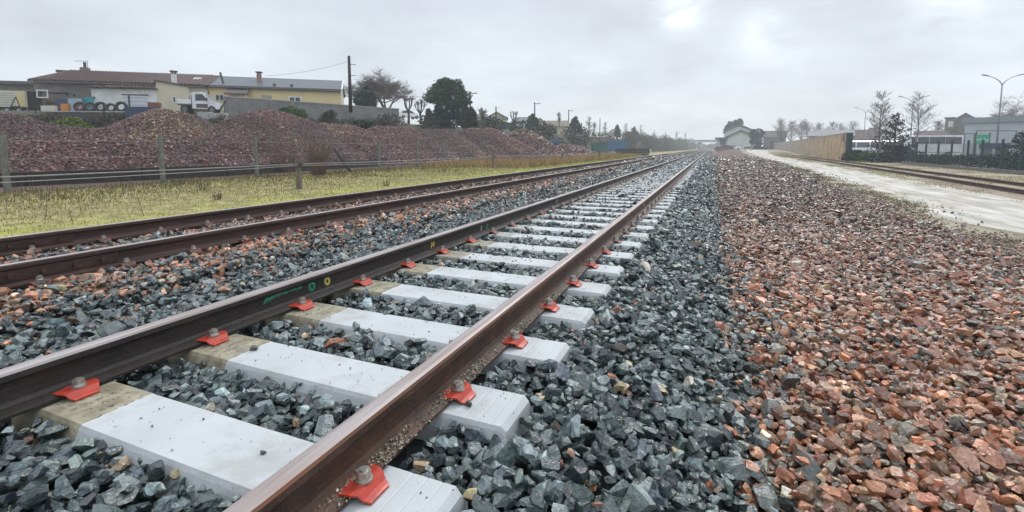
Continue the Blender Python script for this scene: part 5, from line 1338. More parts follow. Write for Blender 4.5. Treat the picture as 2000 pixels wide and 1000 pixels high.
leafy('pine_tree', 'big umbrella shaped pine with dense dark green crown', 'tree', at(872, D, 245), [(x*k_, y_, (245 - z)*k_, rx*k_, 1.5, rz_*k_) for x, y_, z, rx, rz_ in
      ((-2,0,173,26,17),(-25,.4,178,17,14),(22,-.3,176,20,16),(-38,.2,190,11,10),(35,.3,190,14,13),(-12,-.5,188,24,13),(14,.5,191,24,12),(-2,.2,165,14,11),(40,0,200,9,8),(-24,0,196,13,8),(0,0,203,26,10),(22,.3,202,18,9))], 16000, .11, PINE, 8, trunk=((245-178)*k_, .3), shell=.35)
for cx_, wd_, yt, lab, cc, sd in ((858, 24, 203, 'dark blue-green cypress under the left of the big pine', BLG, 21), (885, 26, 200, 'tall dark cypress directly below the big pine crown', BLG, 22), (909, 20, 202, 'dark green evergreen under the right of the big pine', DKG, 23), (922, 16, 210, 'evergreen bush at the right foot of the big pine', DKG, 24), (838, 16, 214, 'brownish evergreen at the left foot of the big pine', BRN, 25)):
    dd = 57; q = dd/F; hh = (250-yt)*q
    leafy('evergreen', lab, 'tree', at(cx_, dd, 250), [(0,0,hh*.32,wd_*q*.62,wd_*q*.6,hh*.34),(.1,0,hh*.6,wd_*q*.5,wd_*q*.5,hh*.28),(-.05,0,hh*.82,wd_*q*.3,wd_*q*.3,hh*.2)], 3600, .12, cc, sd)
# ------------------------------------------------------------------ far left: houses, scrub, containers
def house(name, label, cat, xa, xb, d, yb, yeave, yridge, wm_, rm, dpt=7, gable=False, d2=None, wins=(), ov=.3):
    fc = lambda x: math.sqrt((1 + (((xa+xb)/2-1000)/F)**2) / (1 + ((x-1000)/F)**2))
    zb = zat(yb, d); b = Bld(name, label, cat, xy(xa, d*fc(xa)), xy(xb, (d2 or d)*fc(xb)), zb)
    ev = zat(yeave, d) - zb; rg = zat(yridge, d + (0 if gable else dpt/2)) - zb
    b.wall(wm_, dpt, ev, rg, gable=gable); b.roof(rm, dpt, ev, rg, ov=ov, gable=gable)
    for w_ in wins: b.window(*w_, M['frame'], M['glass'], fw=.1)
    return b
house('small_house', 'low house with reddish roof partly hidden by the pine, behind the small pollard', 'house', 926, 950, 84, 240, 231, 225, M['cream_wall'], M['tiles_dull'])
house('beige_house', 'beige gabled house with tiled roof right of the big pine', 'house', 950, 990, 92, 240, 231, 220.5, M['cream_wall'], M['tiles_dull'], gable=True)
house('white_house', 'white house with long grey roof left of the grey conifer', 'house', 1004, 1046, 98, 252, 238.5, 230.5, M['white_wall'], M['grey_roof'])
house('beige_bungalow', 'wide beige bungalow with pale tiled roof, right of the grey conifer', 'house', 1059, 1108, 100, 258, 247.5, 237.5, M['cream_wall'], M['tiles_pale'])
house('small_house', 'low tan house between the grey conifer and the bungalow', 'house', 1042, 1066, 112, 250, 240, 232, M['cream_wall'], M['tiles_dull'], gable=True)
house('far_house', 'small far pale house above the wooded embankment', 'house', 1192, 1212, 170, 262, 256, 251, M['cream_wall'], M['grey_roof'], gable=True)
t = Bld('green_hedge_fence', 'green-grey slatted fence in front of the beige house', 'fence', xy(930, 72), xy(1003, 80), zat(252, 72)); t.part('panel', MB().box(0, t.w, 0, .1, 0, zat(236, 74)-zat(252, 72)), M['green_tank'])
for k in range(9): t.part('post', MB().box(t.w*k/8-.06, t.w*k/8+.06, -.06, -.002, 0, 1.35), M['steel'])
def conif(name, label, px, d, yt, yb, wpx, cols, seed, n=2600, size=.2):
    q = d/F; hh = (yb-yt)*q; wd_ = wpx*q/2
    return leafy(name, label, 'tree', at(px, d, yb), [(0,0,hh*.25,wd_,wd_,hh*.28),(.1*wd_,0,hh*.5,wd_*.8,wd_*.8,hh*.26),(-.1*wd_,0,hh*.72,wd_*.55,wd_*.55,hh*.2),(0,0,hh*.9,wd_*.28,wd_*.28,hh*.13)], n, size, cols, seed, trunk=(hh*.6, .14))
conif('grey_conifer', 'grey-green conifer in front of the utility pole by the white house', 1040, 88, 223, 258, 28, DKG, 31)
conif('grey_conifer', 'broad hazy conifer right of the beige bungalow', 1123, 104, 229, 262, 26, DKG, 32)
conif('far_conifer', 'dark distant conifer standing out of the wooded embankment', 1205, 150, 244, 268, 12, DKG, 33, 900, .3)
conif('far_conifer', 'round topped distant tree left of the tall bare poplars', 1238, 170, 248, 275, 16, DKG, 34, 1000, .3)
for px_, d, yt, yb, sd, lab in ((942, 88, 214, 240, 3, 'thin bare tree behind the small pollard'), (1092, 100, 222, 250, 1, 'small bare tree in front of the bungalow'), (1150, 128, 228, 262, 2, 'slim bare tree above the embankment, right of the broad conifer'), (1160, 120, 240, 262, 4, 'low bare bushy tree on the embankment rim'), (1180, 150, 240, 265, 5, 'small bare tree left of the dark distant conifer'), (1222, 190, 240, 282, 7, 'tall bare poplar, left of the pair above the blue container'), (1250, 200, 245, 285, 8, 'tall bare poplar, right of the pair above the blue container'),
        (1275, 220, 255, 287, 9, 'hazy bare tree behind the dark timber stack'), (1300, 240, 258, 288, 10, 'hazy bare tree in the row left of the footbridge'), (1320, 250, 256, 288, 12, 'hazy bare tree near the left end of the footbridge'), (1338, 300, 259, 288, 13, 'hazy bare tree directly left of the footbridge')):
    leader_tree('bare_tree', lab, at(px_, d, yb), zat(yt, d) - zat(yb, d), 40 + sd, r=.13, wid=.26, rise=1.2, n=40, twig=.02, low=.2, sub=5)
# scrub that covers the embankment: nobody could count it
rng = np.random.default_rng(55); cl = []
for k in range(230):
    Y_ = 40 + rng.uniform(0,1)**1.2*300; xc = float(lerp(Y_, CREST)); X_ = xc + rng.uniform(.2, 5.2); z_ = float(gz(X_, Y_)); rr_ = rng.uniform(.6, 1.25) * (1 + Y_/260)
    if Y_ < 62 and X_ > xc + 2.5: continue
    cl.append((X_, Y_, z_ + rr_*.5, rr_*1.1, rr_*1.3, rr_*.85))
V, T, cc = leafmesh(cl, 70000, .17, BRN + GRB + GRB + [(.04,.06,.035)], 5, .3)
tag(raw('embankment_scrub', V, T, M['leaf'], cc), 'dense grey-brown scrub covering the embankment behind the gravel heaps', 'scrub', kind='stuff')
cl = []
for k in range(190):
    u = rng.uniform(0, 1); px_ = 1230 + 128*u; d = 190 + 190*u + rng.uniform(-20, 40); x_, y_ = xy(px_, d); hh = rng.uniform(4.5, 9.0)
    cl.append((x_, y_, hh*.5 - .3, hh*.30, hh*.34, hh*.55))
V, T, cc = leafmesh(cl, 44000, .30, GRB + BRN, 6, .3)
tag(raw('distant_woodland', V, T, M['leaf'], cc), 'hazy grey woodland along the line left of the footbridge', 'woodland', kind='stuff')
cl = []
for k in range(90):
    u = rng.uniform(0, 1); px_ = 1330 + 130*u; d = 460 + rng.uniform(0, 120); x_, y_ = xy(px_, d); hh = rng.uniform(4, 7)
    cl.append((x_, y_, hh*.4, hh*.8, hh*.6, hh*.6))
V, T, cc = leafmesh(cl, 14000, .6, GRB, 7, .3)
tag(raw('distant_woodland', V, T, M['leaf'], cc), 'faint woodland closing the view under the footbridge', 'woodland', kind='stuff')

# blue goods between the heaps and the far end
def open_shed(name, lab, cat, xa, xb, d, yt, ye, yb, m, dpt=2.2):
    zb = zat(yb, d); b = Bld(name, lab, cat, xy(xa, d), xy(xb, d), zb)
    ev = zat(ye, d) - zb; rg = zat(yt, d) - zb
    b.part('canopy', MB().extr([(-.1,0,ev-.25),(b.w+.1,0,ev-.25),(b.w+.1,0,ev),(b.w/2,0,rg),(-.1,0,ev)], (0,dpt,0)), m)
    for xx in (.05, b.w-.05):
        for yy in (.05, dpt-.05): b.part('pole', MB().tube([(xx,yy,-.3),(xx,yy,ev-.2)], .04, 5), M['steel'])
    return b
open_shed('blue_canopy', 'small dark blue pitched canopy beyond the last tall heap', 'canopy', 1073, 1095, 76, 271.5, 275.5, 291, M['blue_tarp'])
def box_at(name, lab, cat, xa, xb, d, yt, yb, dpt, m, ribs=0, d2=None):
    zb = zat(yb, d); b = Bld(name, lab, cat, xy(xa, d), xy(xb, d2 or d), zb); hh = zat(yt, d) - zb
    b.part('body', MB().box(0, b.w, 0, dpt, 0, hh), m)
    for k in range(ribs): b.part('rib', MB().box(b.w*(k+.5)/ribs-.05, b.w*(k+.5)/ribs+.05, -.06, -.002, .1, hh-.1), m)
    b.part('lid', MB().box(-.05, b.w+.05, -.08, dpt+.05, hh, hh+.1), m)
    return b
box_at('green_container', 'dark green container left of the bright blue container', 'container', 1158, 1186, 94, 280, 294.5, 2.4, M['green_tank'], 6)
box_at('blue_container', 'bright blue container right of the dark green one', 'container', 1187, 1224, 97, 277, 294.5, 2.4, M['blue_tarp'], 9)
t = thing('timber_stack', 'stack of long dark timbers with a white marker, right of the blue container', 'timber stack', (*xy(1212, 84), -.3), R(38))
for r_ in range(4):
    for k in range(4): obj('timber', MB().box(-.4 + .3*((r_*3+k*2) % 4), 5.6 + .25*((r_+k) % 3), k*.36, k*.36 + .3, .12 + r_*.29, .12 + r_*.29 + .24), M['dark_wood'], t)
for k in (.8, 3, 5): obj('bearer', MB().box(k, k+.15, -.1, 1.6, 0, .115), M['wood'], t)
obj('marker', MB().box(5.75, 6.0, -.2, -.14, .3, 1.15), M['frame'], t)
a = at(1131, 88, 291); tw_bush('dry_bush', 'dry brownish bush at the foot of the last tall heap', 'bush', (*xy(1047, 58), -.3), 1.9, .9, 160, 61, M['russet'], rad=.02)
box_at('rubble_heap_box', 'low dark wagon body beyond the small gravel heap', 'wagon', 1100, 1120, 96, 277, 292, 2, M['tiles_dull'], 3)

# footbridge / road bridge across the line
zb = zat(277.5, 350); t = thing('road_bridge', 'flat pale bridge crossing the line far ahead on slim piers', 'bridge', (*xy(1346, 350), zb), 0)
P0 = Vector((*xy(1346, 350), 0)); P1 = Vector((*xy(1440, 350), 0)); ln = (P1 - P0).length; t.rotation_euler.z = math.atan2((P1-P0).y, (P1-P0).x)
obj('deck', MB().box(-6, ln, 0, 7, -.15, .75), M['conc_pale'], t); obj('railing', MB().box(-6, ln, .1, .2, .75, 1.6), M['steel'], t)
for fx in (9.3, 24): obj('pier', MB().box(fx-.6, fx+.6, 1, 6, -8, -.152), M['conc_pale'], t)
obj('abutment', MB().extr([(-6,.5,-8),(3.2,.5,-8),(.8,.5,-.152),(-6,.5,-.152)], (0,6,0)), M['conc_pale'], t)

# ------------------------------------------------------------------ station
def onz_y(px_, Y_):
    r = ray(px_, 289); return (r[0] * Y_ / r[1], Y_)
zb = .54
st = Bld('station_building', 'pale gabled station building with layered gables at the end of the white road', 'station', xy(1416, 172), tuple(onz_y(1468.5, xy(1416, 172)[1])), zb)
ev = zat(256.5, 172) - zb; rg = zat(245.5, 172) - zb
st.wall(M['pale_green'], 22, ev, rg, gable=True); st.roof(M['slate'], 22, ev, rg, gable=True, ov=.6, th=.5)
ev2 = zat(268.5, 168) - zb; rg2 = zat(257, 168) - zb
st.wall(M['pale_green'], 3.4, ev2, rg2, gable=True, y0=-3.5, name='front_gable', x0=.6, x1=st.w+.2); st.roof(M['slate'], 3.4, ev2, rg2, gable=True, ov=.6, th=.55, y0=-3.5, x0=.6, x1=st.w+.2).name = 'front_roof'
for (xa, xb, y0_, y1_) in ((1424.5, 1428.5, 276, 291), (1432, 1440, 278, 283), (1449, 1453, 281, 291)):
    x0, z1 = st.px(xa, y0_); x1, z0 = st.px(xb, y1_); st.part('shutter', MB().box(x0, x1, -3.56, -3.51, max(z0, .02), z1), M['garage'])
wg = Bld('station_wing', 'dark low station wing with blue door left of the pale gables', 'station wing', tuple(onz_y(1401, xy(1416, 172)[1] + .3)), tuple(onz_y(1415.4, xy(1416, 172)[1] + .3)), zb)
wg.wall(M['steel'], 8, zat(272, 172)-zb); wg.part('roof', MB().box(-.8, wg.w+.05, -1, 8, zat(272,172)-zb, zat(268.5,172)-zb), M['slate'])
x0, z1 = wg.px(1408.5, 273.5); x1, _ = wg.px(1414, 290); wg.part('door', MB().box(x0, x1, -.08, -.002, 0, z1), M['blue_door'])
x0, z1 = wg.px(1402, 275); x1, _ = wg.px(1406, 290); wg.part('window', MB().box(x0, x1, -.06, -.002, .6, z1), M['frame'])
car('parked_car', 'dark red car parked at the end of the red gravel before the station wing', 'car', (*xy(1409, 150), float(gz(*xy(1409, 150)))), R(0), M['car_red'])
car('parked_car', 'dark car parked close behind the dark red car', 'car', (*xy(1420, 154), float(gz(*xy(1420, 154)))), R(8), M['car_grey'])
car('parked_car', 'white car parked in front of the pale station gable', 'car', (*xy(1434, 160), float(gz(*xy(1434, 160)))), R(-5), M['car_white'])
D = 185
leafy('round_tree', 'dark bushy tree rising behind the left roof slope of the station', 'tree', at(1433, 200, 290), [(-.6,0,9.0,2.6,2.4,2.4),(1.2,0,10.2,2.2,2,1.9),(-2.4,0,7.8,1.7,1.6,1.7)], 2600, .35, GRB, 71, trunk=(6, .3))
leafy('clipped_tree', 'dark clipped tree standing right of the station', 'tree', at(1477, 160, 292), [(0,0,1.9,1.8,1.8,1.6),(0,0,3.4,2.0,2,1.7),(.3,0,5.5,2.0,2,1.5),(-.9,0,5.0,1.5,1.5,1.6)], 3000, .28, DKG, 72, trunk=(3, .3))
leafy('dark_bush', 'low dark bush below the clipped tree', 'bush', at(1480, 150, 294), [(0,0,.7,1.4,1.2,.8),(1.6,0,.6,1,1,.7)], 900, .2, DKG, 73)
t = thing('bench', 'dark bench at the edge of the white road by the station', 'bench', (*xy(1461, 130), float(gz(*xy(1461,130)))), R(-10))
obj('seat', MB().box(-.9,.9,-.2,.25,.45,.55), M['wood'], t); obj('backrest', MB().box(-.9,.9,.25,.32,.6,1.05), M['wood'], t)
for xx in (-.75, .75): obj('leg', MB().box(xx-.08,xx+.08,-.2,.3,0,.448), M['dark_wood'], t)

# ------------------------------------------------------------------ right side: precast wall
WP = [(13.58, 62.6), (15.6, 92), (17.1, 117), (18.8, 155), (19.7, 200)]
t = thing('precast_wall', 'long stained precast concrete wall beside the siding', 'wall', (WP[0][0], WP[0][1], -.4))
rs = random.Random(12)
tints = []
for k in range(5):
    c1 = [(.56,.41,.235),(.53,.40,.25),(.48,.39,.28),(.44,.385,.31),(.42,.395,.35)][k]; tints.append(mat('precast_panel', c1, tuple(c*.55 for c in c1), rough=.9, scale=.9, detail=9, bump=.4, bscale=7, stretch=(.8,.8,.9), mixr=(.34,.66)))
Hw = 3.05
for (xa, ya), (xb, yb) in zip(WP[:-1], WP[1:]):
    ln = math.hypot(xb-xa, yb-ya); nseg = int(ln/3.0); an = math.atan2(yb-ya, xb-xa)
    for k in range(nseg):
        u0 = k/nseg; cxm, cym = xa + (xb-xa)*(u0 + .5/nseg) - WP[0][0], ya + (yb-ya)*(u0 + .5/nseg) - WP[0][1]
        obj('panel', MB().cbox(cxm, cym, Hw/2, ln/nseg - .03, .14, Hw, rz=an), tints[min(4, max(0, int((ya + (yb-ya)*u0 - 62)/17 + rs.uniform(-.6, .6))))], t)
        obj('post', MB().cbox(xa + (xb-xa)*u0 - WP[0][0], ya + (yb-ya)*u0 - WP[0][1], Hw/2 - .02, .10, .17, Hw + .02, rz=an), tints[min(4, int((ya + (yb-ya)*u0 - 62)/17))], t)
    obj('coping', MB().cbox((xa+xb)/2 - WP[0][0], (ya+yb)/2 - WP[0][1], Hw + .05, ln, .26, .09, rz=an), M['conc_pale'], t)
obj('end_panel', MB().box(-.02, .55, -.3, -.12, 0, Hw + .05), M['dark_green'], t)  # dark green plate over the near end face of the wall
obj('painted_mark', MB().cbox(-.10, .9, 2.55, .02, 1.0, .75, rz=-.065), M['purple'], t)
# gate posts in the far part
gp = at(1507, 118, 295)
for dx, lab in ((0, 'dark gate post in the far part of the precast wall, left one'), (1.3, 'dark gate post in the far part of the precast wall, right one')):
    t = thing('gate_post', lab, 'gate post', (19.0 + dx*.12, 183 + dx*5, .5)); obj('shaft', MB().box(-.2,.2,-.2,.2,0,3.1), M['dark_wood'], t); obj('cap', MB().box(-.27,.27,-.27,.27,3.1,3.25), M['conc_pale'], t)
# buildings behind it
house('grey_house', 'grey hip-like roofed house behind the far end of the precast wall', 'house', 1490, 1534, 170, 292, 268, 256.5, M['steel'], M['tiles_dull'], dpt=9)
house('long_store', 'long low building with blue-grey roof behind the near end of the precast wall', 'store', 1582, 1662, 92, 300, 266, 256.5, M['conc_pale'], M['grey_roof'], dpt=8, ov=.5)
house('mauve_house', 'house with dull mauve roof behind the minibuses', 'house', 1658, 1712, 112, 300, 272, 255, M['cream_wall'], M['tiles_dull'], dpt=8)
house('mauve_house', 'taller mauve roofed house behind the birch with a stepped ridge', 'house', 1683, 1712, 125, 300, 262, 250, M['cream_wall'], M['tiles_dull'], dpt=8, gable=True)
house('red_roof_house', 'low house with dull red roof behind the coach', 'house', 1785, 1850, 110, 300, 266, 257, M['cream_wall'], M['tiles'], dpt=8)
hh_ = house('tall_house', 'big grey-brown house with stepped gable behind the warehouse', 'house', 1848, 1914, 120, 300, 240, 222, M['stone_wall'], M['tiles_dull'], dpt=10, gable=True)
x0, z1 = hh_.px(1850, 232); x1, _ = hh_.px(1866, 232); hh_.part('side_wing', MB().box(x0-.3, x1, -1.5, -.01, -.6, z1), M['stone_wall']); hh_.part('side_roof', MB().box(x0-.5, x1+.1, -1.7, 0, z1, z1+.3), M['slate'])
wx0, wz1 = hh_.px(1857, 237); hh_.part('window', MB().box(wx0-.4, wx0+.5, -1.56, -1.51, wz1-1.5, wz1), M['frame'])
# warehouse
wh = Bld('warehouse', 'large pale grey metal warehouse at the right edge', 'warehouse', xy(1881, 82), xy(2240, 66), -.4)
hw_ = zat(241, 82) + .4
wh.wall(M['metal_sheet'], 30, hw_); wh.part('fascia', MB().box(-.3, wh.w+.3, -.35, .0, hw_-.02, hw_+.85), M['metal_dark']); wh.part('roof', MB().extr([(-.3,0,hw_),(-.3,30,hw_),(-.3,15,hw_+.6)], (wh.w+.6,0,0)), M['metal_sheet'])
K = 40
for k in range(K): wh.part('seam', MB().box(wh.w*k/K-.025, wh.w*k/K+.025, -.03, -.002, 0, hw_-.04), M['metal_sheet'])
# poplars and other far bare trees on the right
for px_, d, yt, yb, sd, lab in ((1527, 150, 236, 292, 1, 'tall bare tree with upright shoots behind the far precast wall'), (1545, 155, 240, 292, 2, 'bare upright tree right of the tallest shoots'), (1563, 160, 238, 292, 3, 'forked bare tree above the middle of the precast wall'), (1575, 170, 240, 292, 4, 'bushy bare tree left of the blue-grey store roof'), (1598, 180, 243, 292, 5, 'hazy bare tree above the left of the store roof'), (1622, 185, 241, 292, 6, 'hazy bare tree above the middle of the store roof'), (1640, 190, 243, 292, 7, 'hazy bare tree above the right of the store roof'), (1662, 190, 240, 292, 8, 'hazy bare tree left of the far lamp post'), (1706, 150, 245, 292, 9, 'low bare tree behind the birch'), (1832, 130, 240, 295, 10, 'hazy bare tree left of the tall grey house')):
    leader_tree('bare_tree', lab, at(px_, d, yb), zat(yt, d) - zat(yb, d), 80 + sd, r=.2, wid=.50, rise=1.15, n=60, twig=.018, low=.25, sub=7)
bare_tree('bare_tree', 'wide bare tree rising behind the warehouse roof at the right edge', 'tree', at(1938, 100, 300), zat(184, 100)-zat(300, 100), 95, spread=.66, levels=5, tr=.22, first=.22, nb=(3,4), twig=.018, up=.06, stems=3, tilt=.4, lr=.68)
bare_tree('bare_tree', 'bare tree cut by the right edge of the picture behind the warehouse', 'tree', at(1985, 104, 300), zat(190, 100)-zat(300, 100), 97, spread=.66, levels=5, tr=.22, first=.22, nb=(3,4), twig=.018, up=.06, stems=3, tilt=.4, lr=.68)
leader_tree('birch_tree', 'slim bare birch with a single trunk in front of the minibuses', at(1716, 47, 316), zat(182, 47)-zat(316, 47), 101, r=.12, wid=.24, m=M['birch'], n=64, twig=.010, sub=9)
leader_tree('birch_tree', 'slim bare birch right of the dark spruce', at(1783, 52, 312), zat(185, 52)-zat(312, 52), 106, r=.11, wid=.32, m=M['birch'], n=44, twig=.010, low=.4, sub=8)
# sparse spruce
def spruce(name, label, loc, h, r, seed, dens=1.0):
    rr = random.Random(seed); rng = np.random.default_rng(seed); t = thing(name, label, 'tree', loc)
    obj('trunk', MB().tube([(0,0,-.2),(.03,0,h*.5),(0,0,h)], [.11,.07,.015], 6), M['bark'], t)
    P = []; bm_ = MB()
    for k in range(int(62*dens)):
        z = h*(.03 + .95*rr.random()**1.15); ln = r*(1 - z/h)**.75*rr.uniform(.5, 1.15) + .12; a = rr.uniform(0, 2*math.pi)
        e_ = Vector((math.cos(a)*ln, math.sin(a)*ln, z + ln*rr.uniform(.15, .5))); s0 = Vector((0,0,z)); bm_.tube([s0, e_], [.022, .008], 3, cap=False)
        for j in range(int(5 + 17*ln)):
            u = rr.uniform(.2, 1.05); q = s0.lerp(e_, u); w_ = .16*(1.2-u) + .05
            P.append((q.x + rr.gauss(0,w_), q.y + rr.gauss(0,w_), q.z + rr.gauss(0,w_*.5), .05, .05, .05))
    obj('branches', bm_, M['bark'], t)
    V, T, cc = leafmesh(P, len(P)*2, .085, [(.018,.032,.034),(.03,.045,.042),(.014,.026,.03)], seed, .5)
    raw('needles', V, T, M['leaf'], cc, parent=t)
spruce('spruce_tree', 'dark ragged spruce between the two bare birches', at(1746, 48.5, 318), zat(222, 48.5)-zat(318, 48.5), 2.2, 5, 1.5)
spruce('spruce_tree', 'dark spruce cut by the right edge behind the green fence', at(2004, 34, 322), zat(258, 34)-zat(322, 34), 1.5, 6)
for xs, d, yb, yt, lab, cols, sd in ((1670, 50, 314, 292, 'dark green shrub right behind the end of the precast wall', DKG, 1), (1690, 49, 314, 297, 'low green shrub left of the first birch', GRN, 2), (1706, 51, 313, 299, 'yellowish green shrub at the foot of the first birch', YGR, 3), (1762, 47, 318, 290, 'dark bluish bush under the ragged spruce', BLG, 4), (1728, 46, 320, 300, 'dark low bush between birch and spruce', BLG, 5)):
    q = d/F; hh = (yb-yt)*q; leafy('shrub', lab, 'shrub', at(xs, d, yb), [(-.4,0,hh*.4,.8,.7,hh*.45),(.45,.1,hh*.5,.75,.7,hh*.48),(0,0,hh*.62,.6,.6,hh*.4)], 1700, .085, cols, 110 + sd)
# green mesh fence with posts
FXR = 16.15
fpx = (1790, 1808, 1832, 1858, 1890, 1918, 1957, 1995)
ys_ = [float(onx(x, 300, FXR)[1]) for x in fpx]; ys_ = [ys_[0] + (ys_[0]-ys_[1])] + ys_ + [ys_[-1] - 2.6, ys_[-1] - 5.2]
t = thing('green_mesh_fence', 'dark green mesh fence with square posts at the right', 'fence', (FXR, ys_[0], -.4))
for i, yy in enumerate(ys_):
    obj('post', MB().box(-.05,.05,yy-ys_[0]-.05,yy-ys_[0]+.05,-.2,1.98), M['green_fence'], t)
    if i < len(ys_)-1:
        y0_, y1_ = yy - ys_[0], ys_[i+1] - ys_[0]; mb = MB(); nn = int(abs(y1_-y0_)/.09)
        for k in range(nn): q = y0_ + (y1_-y0_)*(k+.5)/nn; mb.box(-.0025,.0025,q-.0025,q+.0025,.05,1.75)
        for k in range(9): mb.box(-.009,-.004,min(y0_,y1_)+.06,max(y0_,y1_)-.06,.06+k*.208,.068+k*.208)
        obj('mesh_panel', mb, M['green_fence'], t)
rng = np.random.default_rng(66); cl = []
for k in range(90):
    Y_ = rng.uniform(24, 58); X_ = FXR + .7 + rng.uniform(0, 2.2); cl.append((X_, Y_, -.05 + rng.uniform(0,.25), .6, .8, .42))
V, T, cc = leafmesh(cl, 16000, .07, BLG + [(.03,.035,.03),(.05,.05,.045)], 9, .3)
tag(raw('ground_cover', V, T, M['leaf'], cc), 'dark low ground cover growing behind the green mesh fence', 'ground cover', kind='stuff')
# pale kerb in front of the fence
mb = MB(); P = [(15.25, 24), (15.1, 32), (15.25, 42), (15.5, 52)]
for a, b_ in zip(P[:-1], P[1:]): an = math.atan2(b_[1]-a[1], b_[0]-a[0]); mb.cbox((a[0]+b_[0])/2, (a[1]+b_[1])/2, -.28, math.hypot(b_[0]-a[0], b_[1]-a[1])+.04, .14, .24, rz=an)
tag(obj('kerb', mb, M['post']), 'pale narrow kerb running along the foot of the green mesh fence', 'kerb')

# minibuses and coach
def minibus(label, px, d, rz, L_=6.0, hgt=2.65, W_=2.05):
    t = thing('minibus', label, 'minibus', (*xy(px, d), -.38), rz, 'white buses in the depot')
    pr = [(-L_/2,.4),(-L_/2,hgt-.15),(-L_/2+.15,hgt),(L_/2-1.0,hgt),(L_/2-.55,hgt-.15),(L_/2-.12,1.45),(L_/2,1.15),(L_/2,.4)]
    mb = MB(); mb.extr([(a,-W_/2,z) for a, z in pr], (0,W_,0)); bd = obj('body', mb, M['car_white'], t)
    obj('windscreen', MB().extr([(L_/2-.50,-W_/2+.12,hgt-.28),(L_/2-.50,W_/2-.12,hgt-.28),(L_/2-.16,W_/2-.1,1.5),(L_/2-.16,-W_/2+.1,1.5)], (.05,0,.012)), M['glass'], bd)
    for k in range(4):
        for sg in (-1, 1):
            x0 = -L_/2 + .4 + k*(L_-1.6)/4; obj('side_window', MB().box(x0, x0+(L_-1.6)/4-.12, min(sg*(W_/2+.004), sg*(W_/2+.016)), max(sg*(W_/2+.004), sg*(W_/2+.016)), 1.35, hgt-.3), M['glass'], bd)
    for sg in (-1, 1): obj('headlight', MB().cbox(L_/2+.02, sg*.72, .85, .05, .32, .2), M['steel'], t); obj('mirror', MB().cbox(L_/2-.3, sg*(W_/2+.16), 1.75, .1, .2, .36), M['black'], t)
    obj('bumper', MB().box(L_/2+.004, L_/2+.1, -W_/2, W_/2, .38, .62), M['black'], t)
    wheels(t, (-L_/2+1.1, L_/2-1.1), W_/2-.1, .38)
minibus('white minibus facing the tracks, half hidden by the end of the precast wall', 1662, 84, R(-104))
minibus('white minibus facing the tracks, with a large bluish windscreen, in the middle of the row', 1686, 82, R(-104))
minibus('white minibus facing the tracks, just behind the birch trunk', 1713, 80, R(-104))
minibus('white van seen through the branches of the ragged spruce', 1748, 82, R(-120))
cw = Bld('coach', 'white coach with long dark side windows parked in the depot', 'coach', xy(1777, 71.5), xy(1882, 69.5), -.38)
hh = zat(264, 70) + .38
cw.part('body', MB().extr([(0,0,.42),(.0,0,hh-.75),(.35,0,hh-.06),(.6,0,hh),(cw.w,0,hh),(cw.w,0,.42)], (0,2.4,0)), M['car_white']); bd = cw.t.children[0]
cuts = [(1781,1788),(1793,1814.5),(1816.5,1846),(1848,1878)]
for (xa, xb) in cuts:
    x0, z1 = cw.px(xa, 267.5); x1, z0 = cw.px(xb, 281); obj('side_window', MB().box(x0, x1, -.03, -.004, z0, z1), M['glass'], bd)
x0, z0 = cw.px(1800, 290); obj('lower_stripe', MB().box(.5, cw.w-.2, -.012, -.003, .75, .85), M['metal_dark'], bd)
obj('front_window', MB().extr([(-.004,.2,1.4),(-.004,2.2,1.4),(.33,2.1,hh-.15),(.33,.3,hh-.15)], (-.03,0,.01)), M['glass'], bd)
for x_ in (1.6, cw.w-1.8):
    for yy in (-.01, 2.41):
        w_ = cw.part('wheel', MB().disc((x_, yy, .45), (0,1,0), .45, .26, 20), M['rubber']); obj('rim', MB().disc((x_, yy - .15 if yy < 1 else yy + .15, .45), (0,1,0), .25, .03, 14), M['steel'], w_)
# gantry frames, green banner and dark trough before the warehouse
def frame3(name, lab, xa, xb, d, yt, yb, r=.05):
    b = Bld(name, lab, 'frame', xy(xa, d), xy(xb, d), zat(yb, d)); hh = zat(yt, d) - b.base
    for xx in (0, b.w): b.part('upright', MB().box(xx-r,xx+r,-r,r,-.2,hh), M['steel'])
    b.part('top_bar', MB().box(-r, b.w+r, -r, r, hh, hh+2*r), M['steel']); return b
frame3('goal_frame', 'narrow grey steel frame right behind the coach', 1882, 1901, 64, 262, 306)
frame3('gantry_frame', 'tall wide grey steel frame in front of the warehouse wall', 1905, 1982, 62, 256.5, 306)
t = Bld('green_banner', 'green mesh banner with pale zigzag hung between two posts', 'banner', xy(1906, 61), xy(1932, 61), zat(300, 61))
x0, z1 = t.px(1907, 263); x1, z0 = t.px(1931, 281); bn_ = t.part('cloth', MB().box(x0, x1, -.02, .02, z0, z1), M['banner'])
mb = MB(); zz_ = [(x0 + (x1-x0)*k/6, z0 + (z1-z0)*(.28 if k % 2 else .5)) for k in range(7)]
for a, b_ in zip(zz_[:-1], zz_[1:]): mb.extr([(a[0],-.024,a[1]),(b_[0],-.024,b_[1]),(b_[0],-.024,b_[1]+.12),(a[0],-.024,a[1]+.12)], (0,-.006,0))
obj('zigzag', mb, M['pale_green'], bn_)
for xx in (x0-.06, x1+.06): t.part('post', MB().box(xx-.05,xx+.05,-.05,.05,-.3,z1+.25), M['green_fence'])
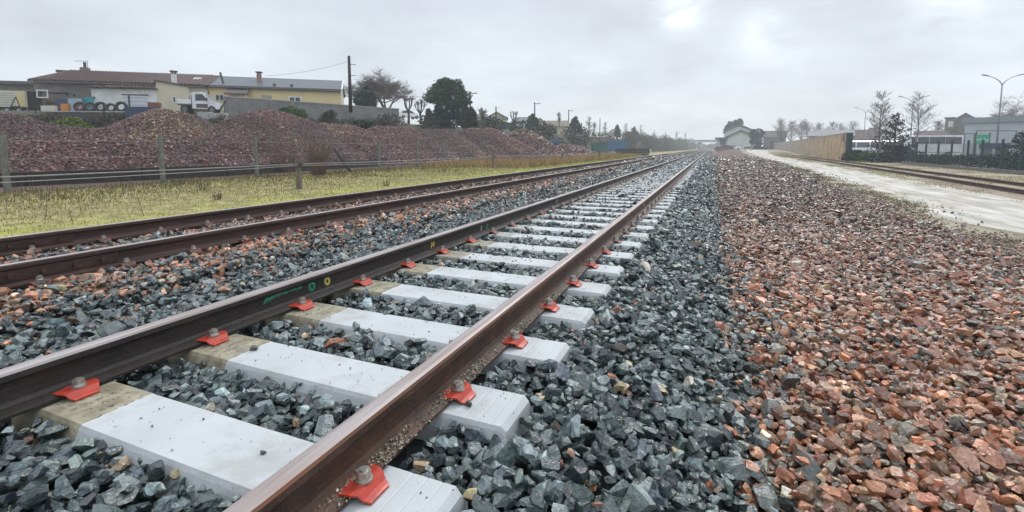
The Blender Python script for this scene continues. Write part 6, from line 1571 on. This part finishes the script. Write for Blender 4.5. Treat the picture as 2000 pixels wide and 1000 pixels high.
b = box_at('dark_trough', 'dark blue long trough on legs beside the green banner', 'trough', 1936, 1974, 60, 281, 291, 1.6, M['navy_tarp'], 4)
for xx in (.2, b.w-.2): b.part('leg', MB().box(xx-.08, xx+.08, .1, 1.5, -1.1, -.002), M['steel'])
slab('white_crate', 'small pale block on the depot ground below the steel frame', 'block', 1976, 303, 1992, 309, 58, .8, M['conc_pale'])
# double-arm street lamps
def lamp(px, d, yt, lab, sp=1.0, rz=0):
    x_, y_ = xy(px, d); hh = zat(yt, d) + .4; t = thing('street_lamp', lab, 'street lamp', (x_, y_, -.4), rz, 'double armed street lamps')
    obj('pole', MB().tube([(0,0,0),(0,0,hh*.5),(0,0,hh-1.5)], [.13,.11,.08], 8), M['lamp_grey'], t, smooth=True)
    for sg in (-1, 1):
        obj('arm', MB().tube([(0,0,hh-1.6),(sg*.35*sp,0,hh-1.05),(sg*1.1*sp,0,hh-.5),(sg*2.1*sp,0,hh-.16)], [.07,.06,.055,.05], 6), M['lamp_grey'], t, smooth=True)
        obj('lamp_head', MB().cbox(sg*2.45*sp, 0, hh-.07, .85, .28, .14, tilt=sg*.2), M['lamp_grey'], t)
lamp(1946, 74, 148, 'tallest double armed street lamp, above the warehouse at the right', rz=R(15))
lamp(1777, 104, 189, 'double armed street lamp half hidden by the second birch', rz=R(10))
lamp(1686, 140, 211, 'far double armed street lamp left of the first birch', rz=R(10))

# ------------------------------------------------------------------ haze
mb = MB(); mb.box(-440, 440, -60, 950, -3, 24)
hm = bpy.data.materials.new('haze'); hm.use_nodes = True
t = hm.node_tree; t.nodes.remove(t.nodes['Principled BSDF'])
pv = t.nodes.new('ShaderNodeVolumePrincipled'); pv.inputs['Color'].default_value = (.92, .96, 1, 1); pv.inputs['Density'].default_value = .0012; pv.inputs['Anisotropy'].default_value = .2
t.links.new(pv.outputs[0], t.nodes['Material Output'].inputs['Volume'])
hz = obj('haze', mb, hm); tag(hz, kind='stuff', label='pale winter mist hanging over the whole rail yard', cat='haze')
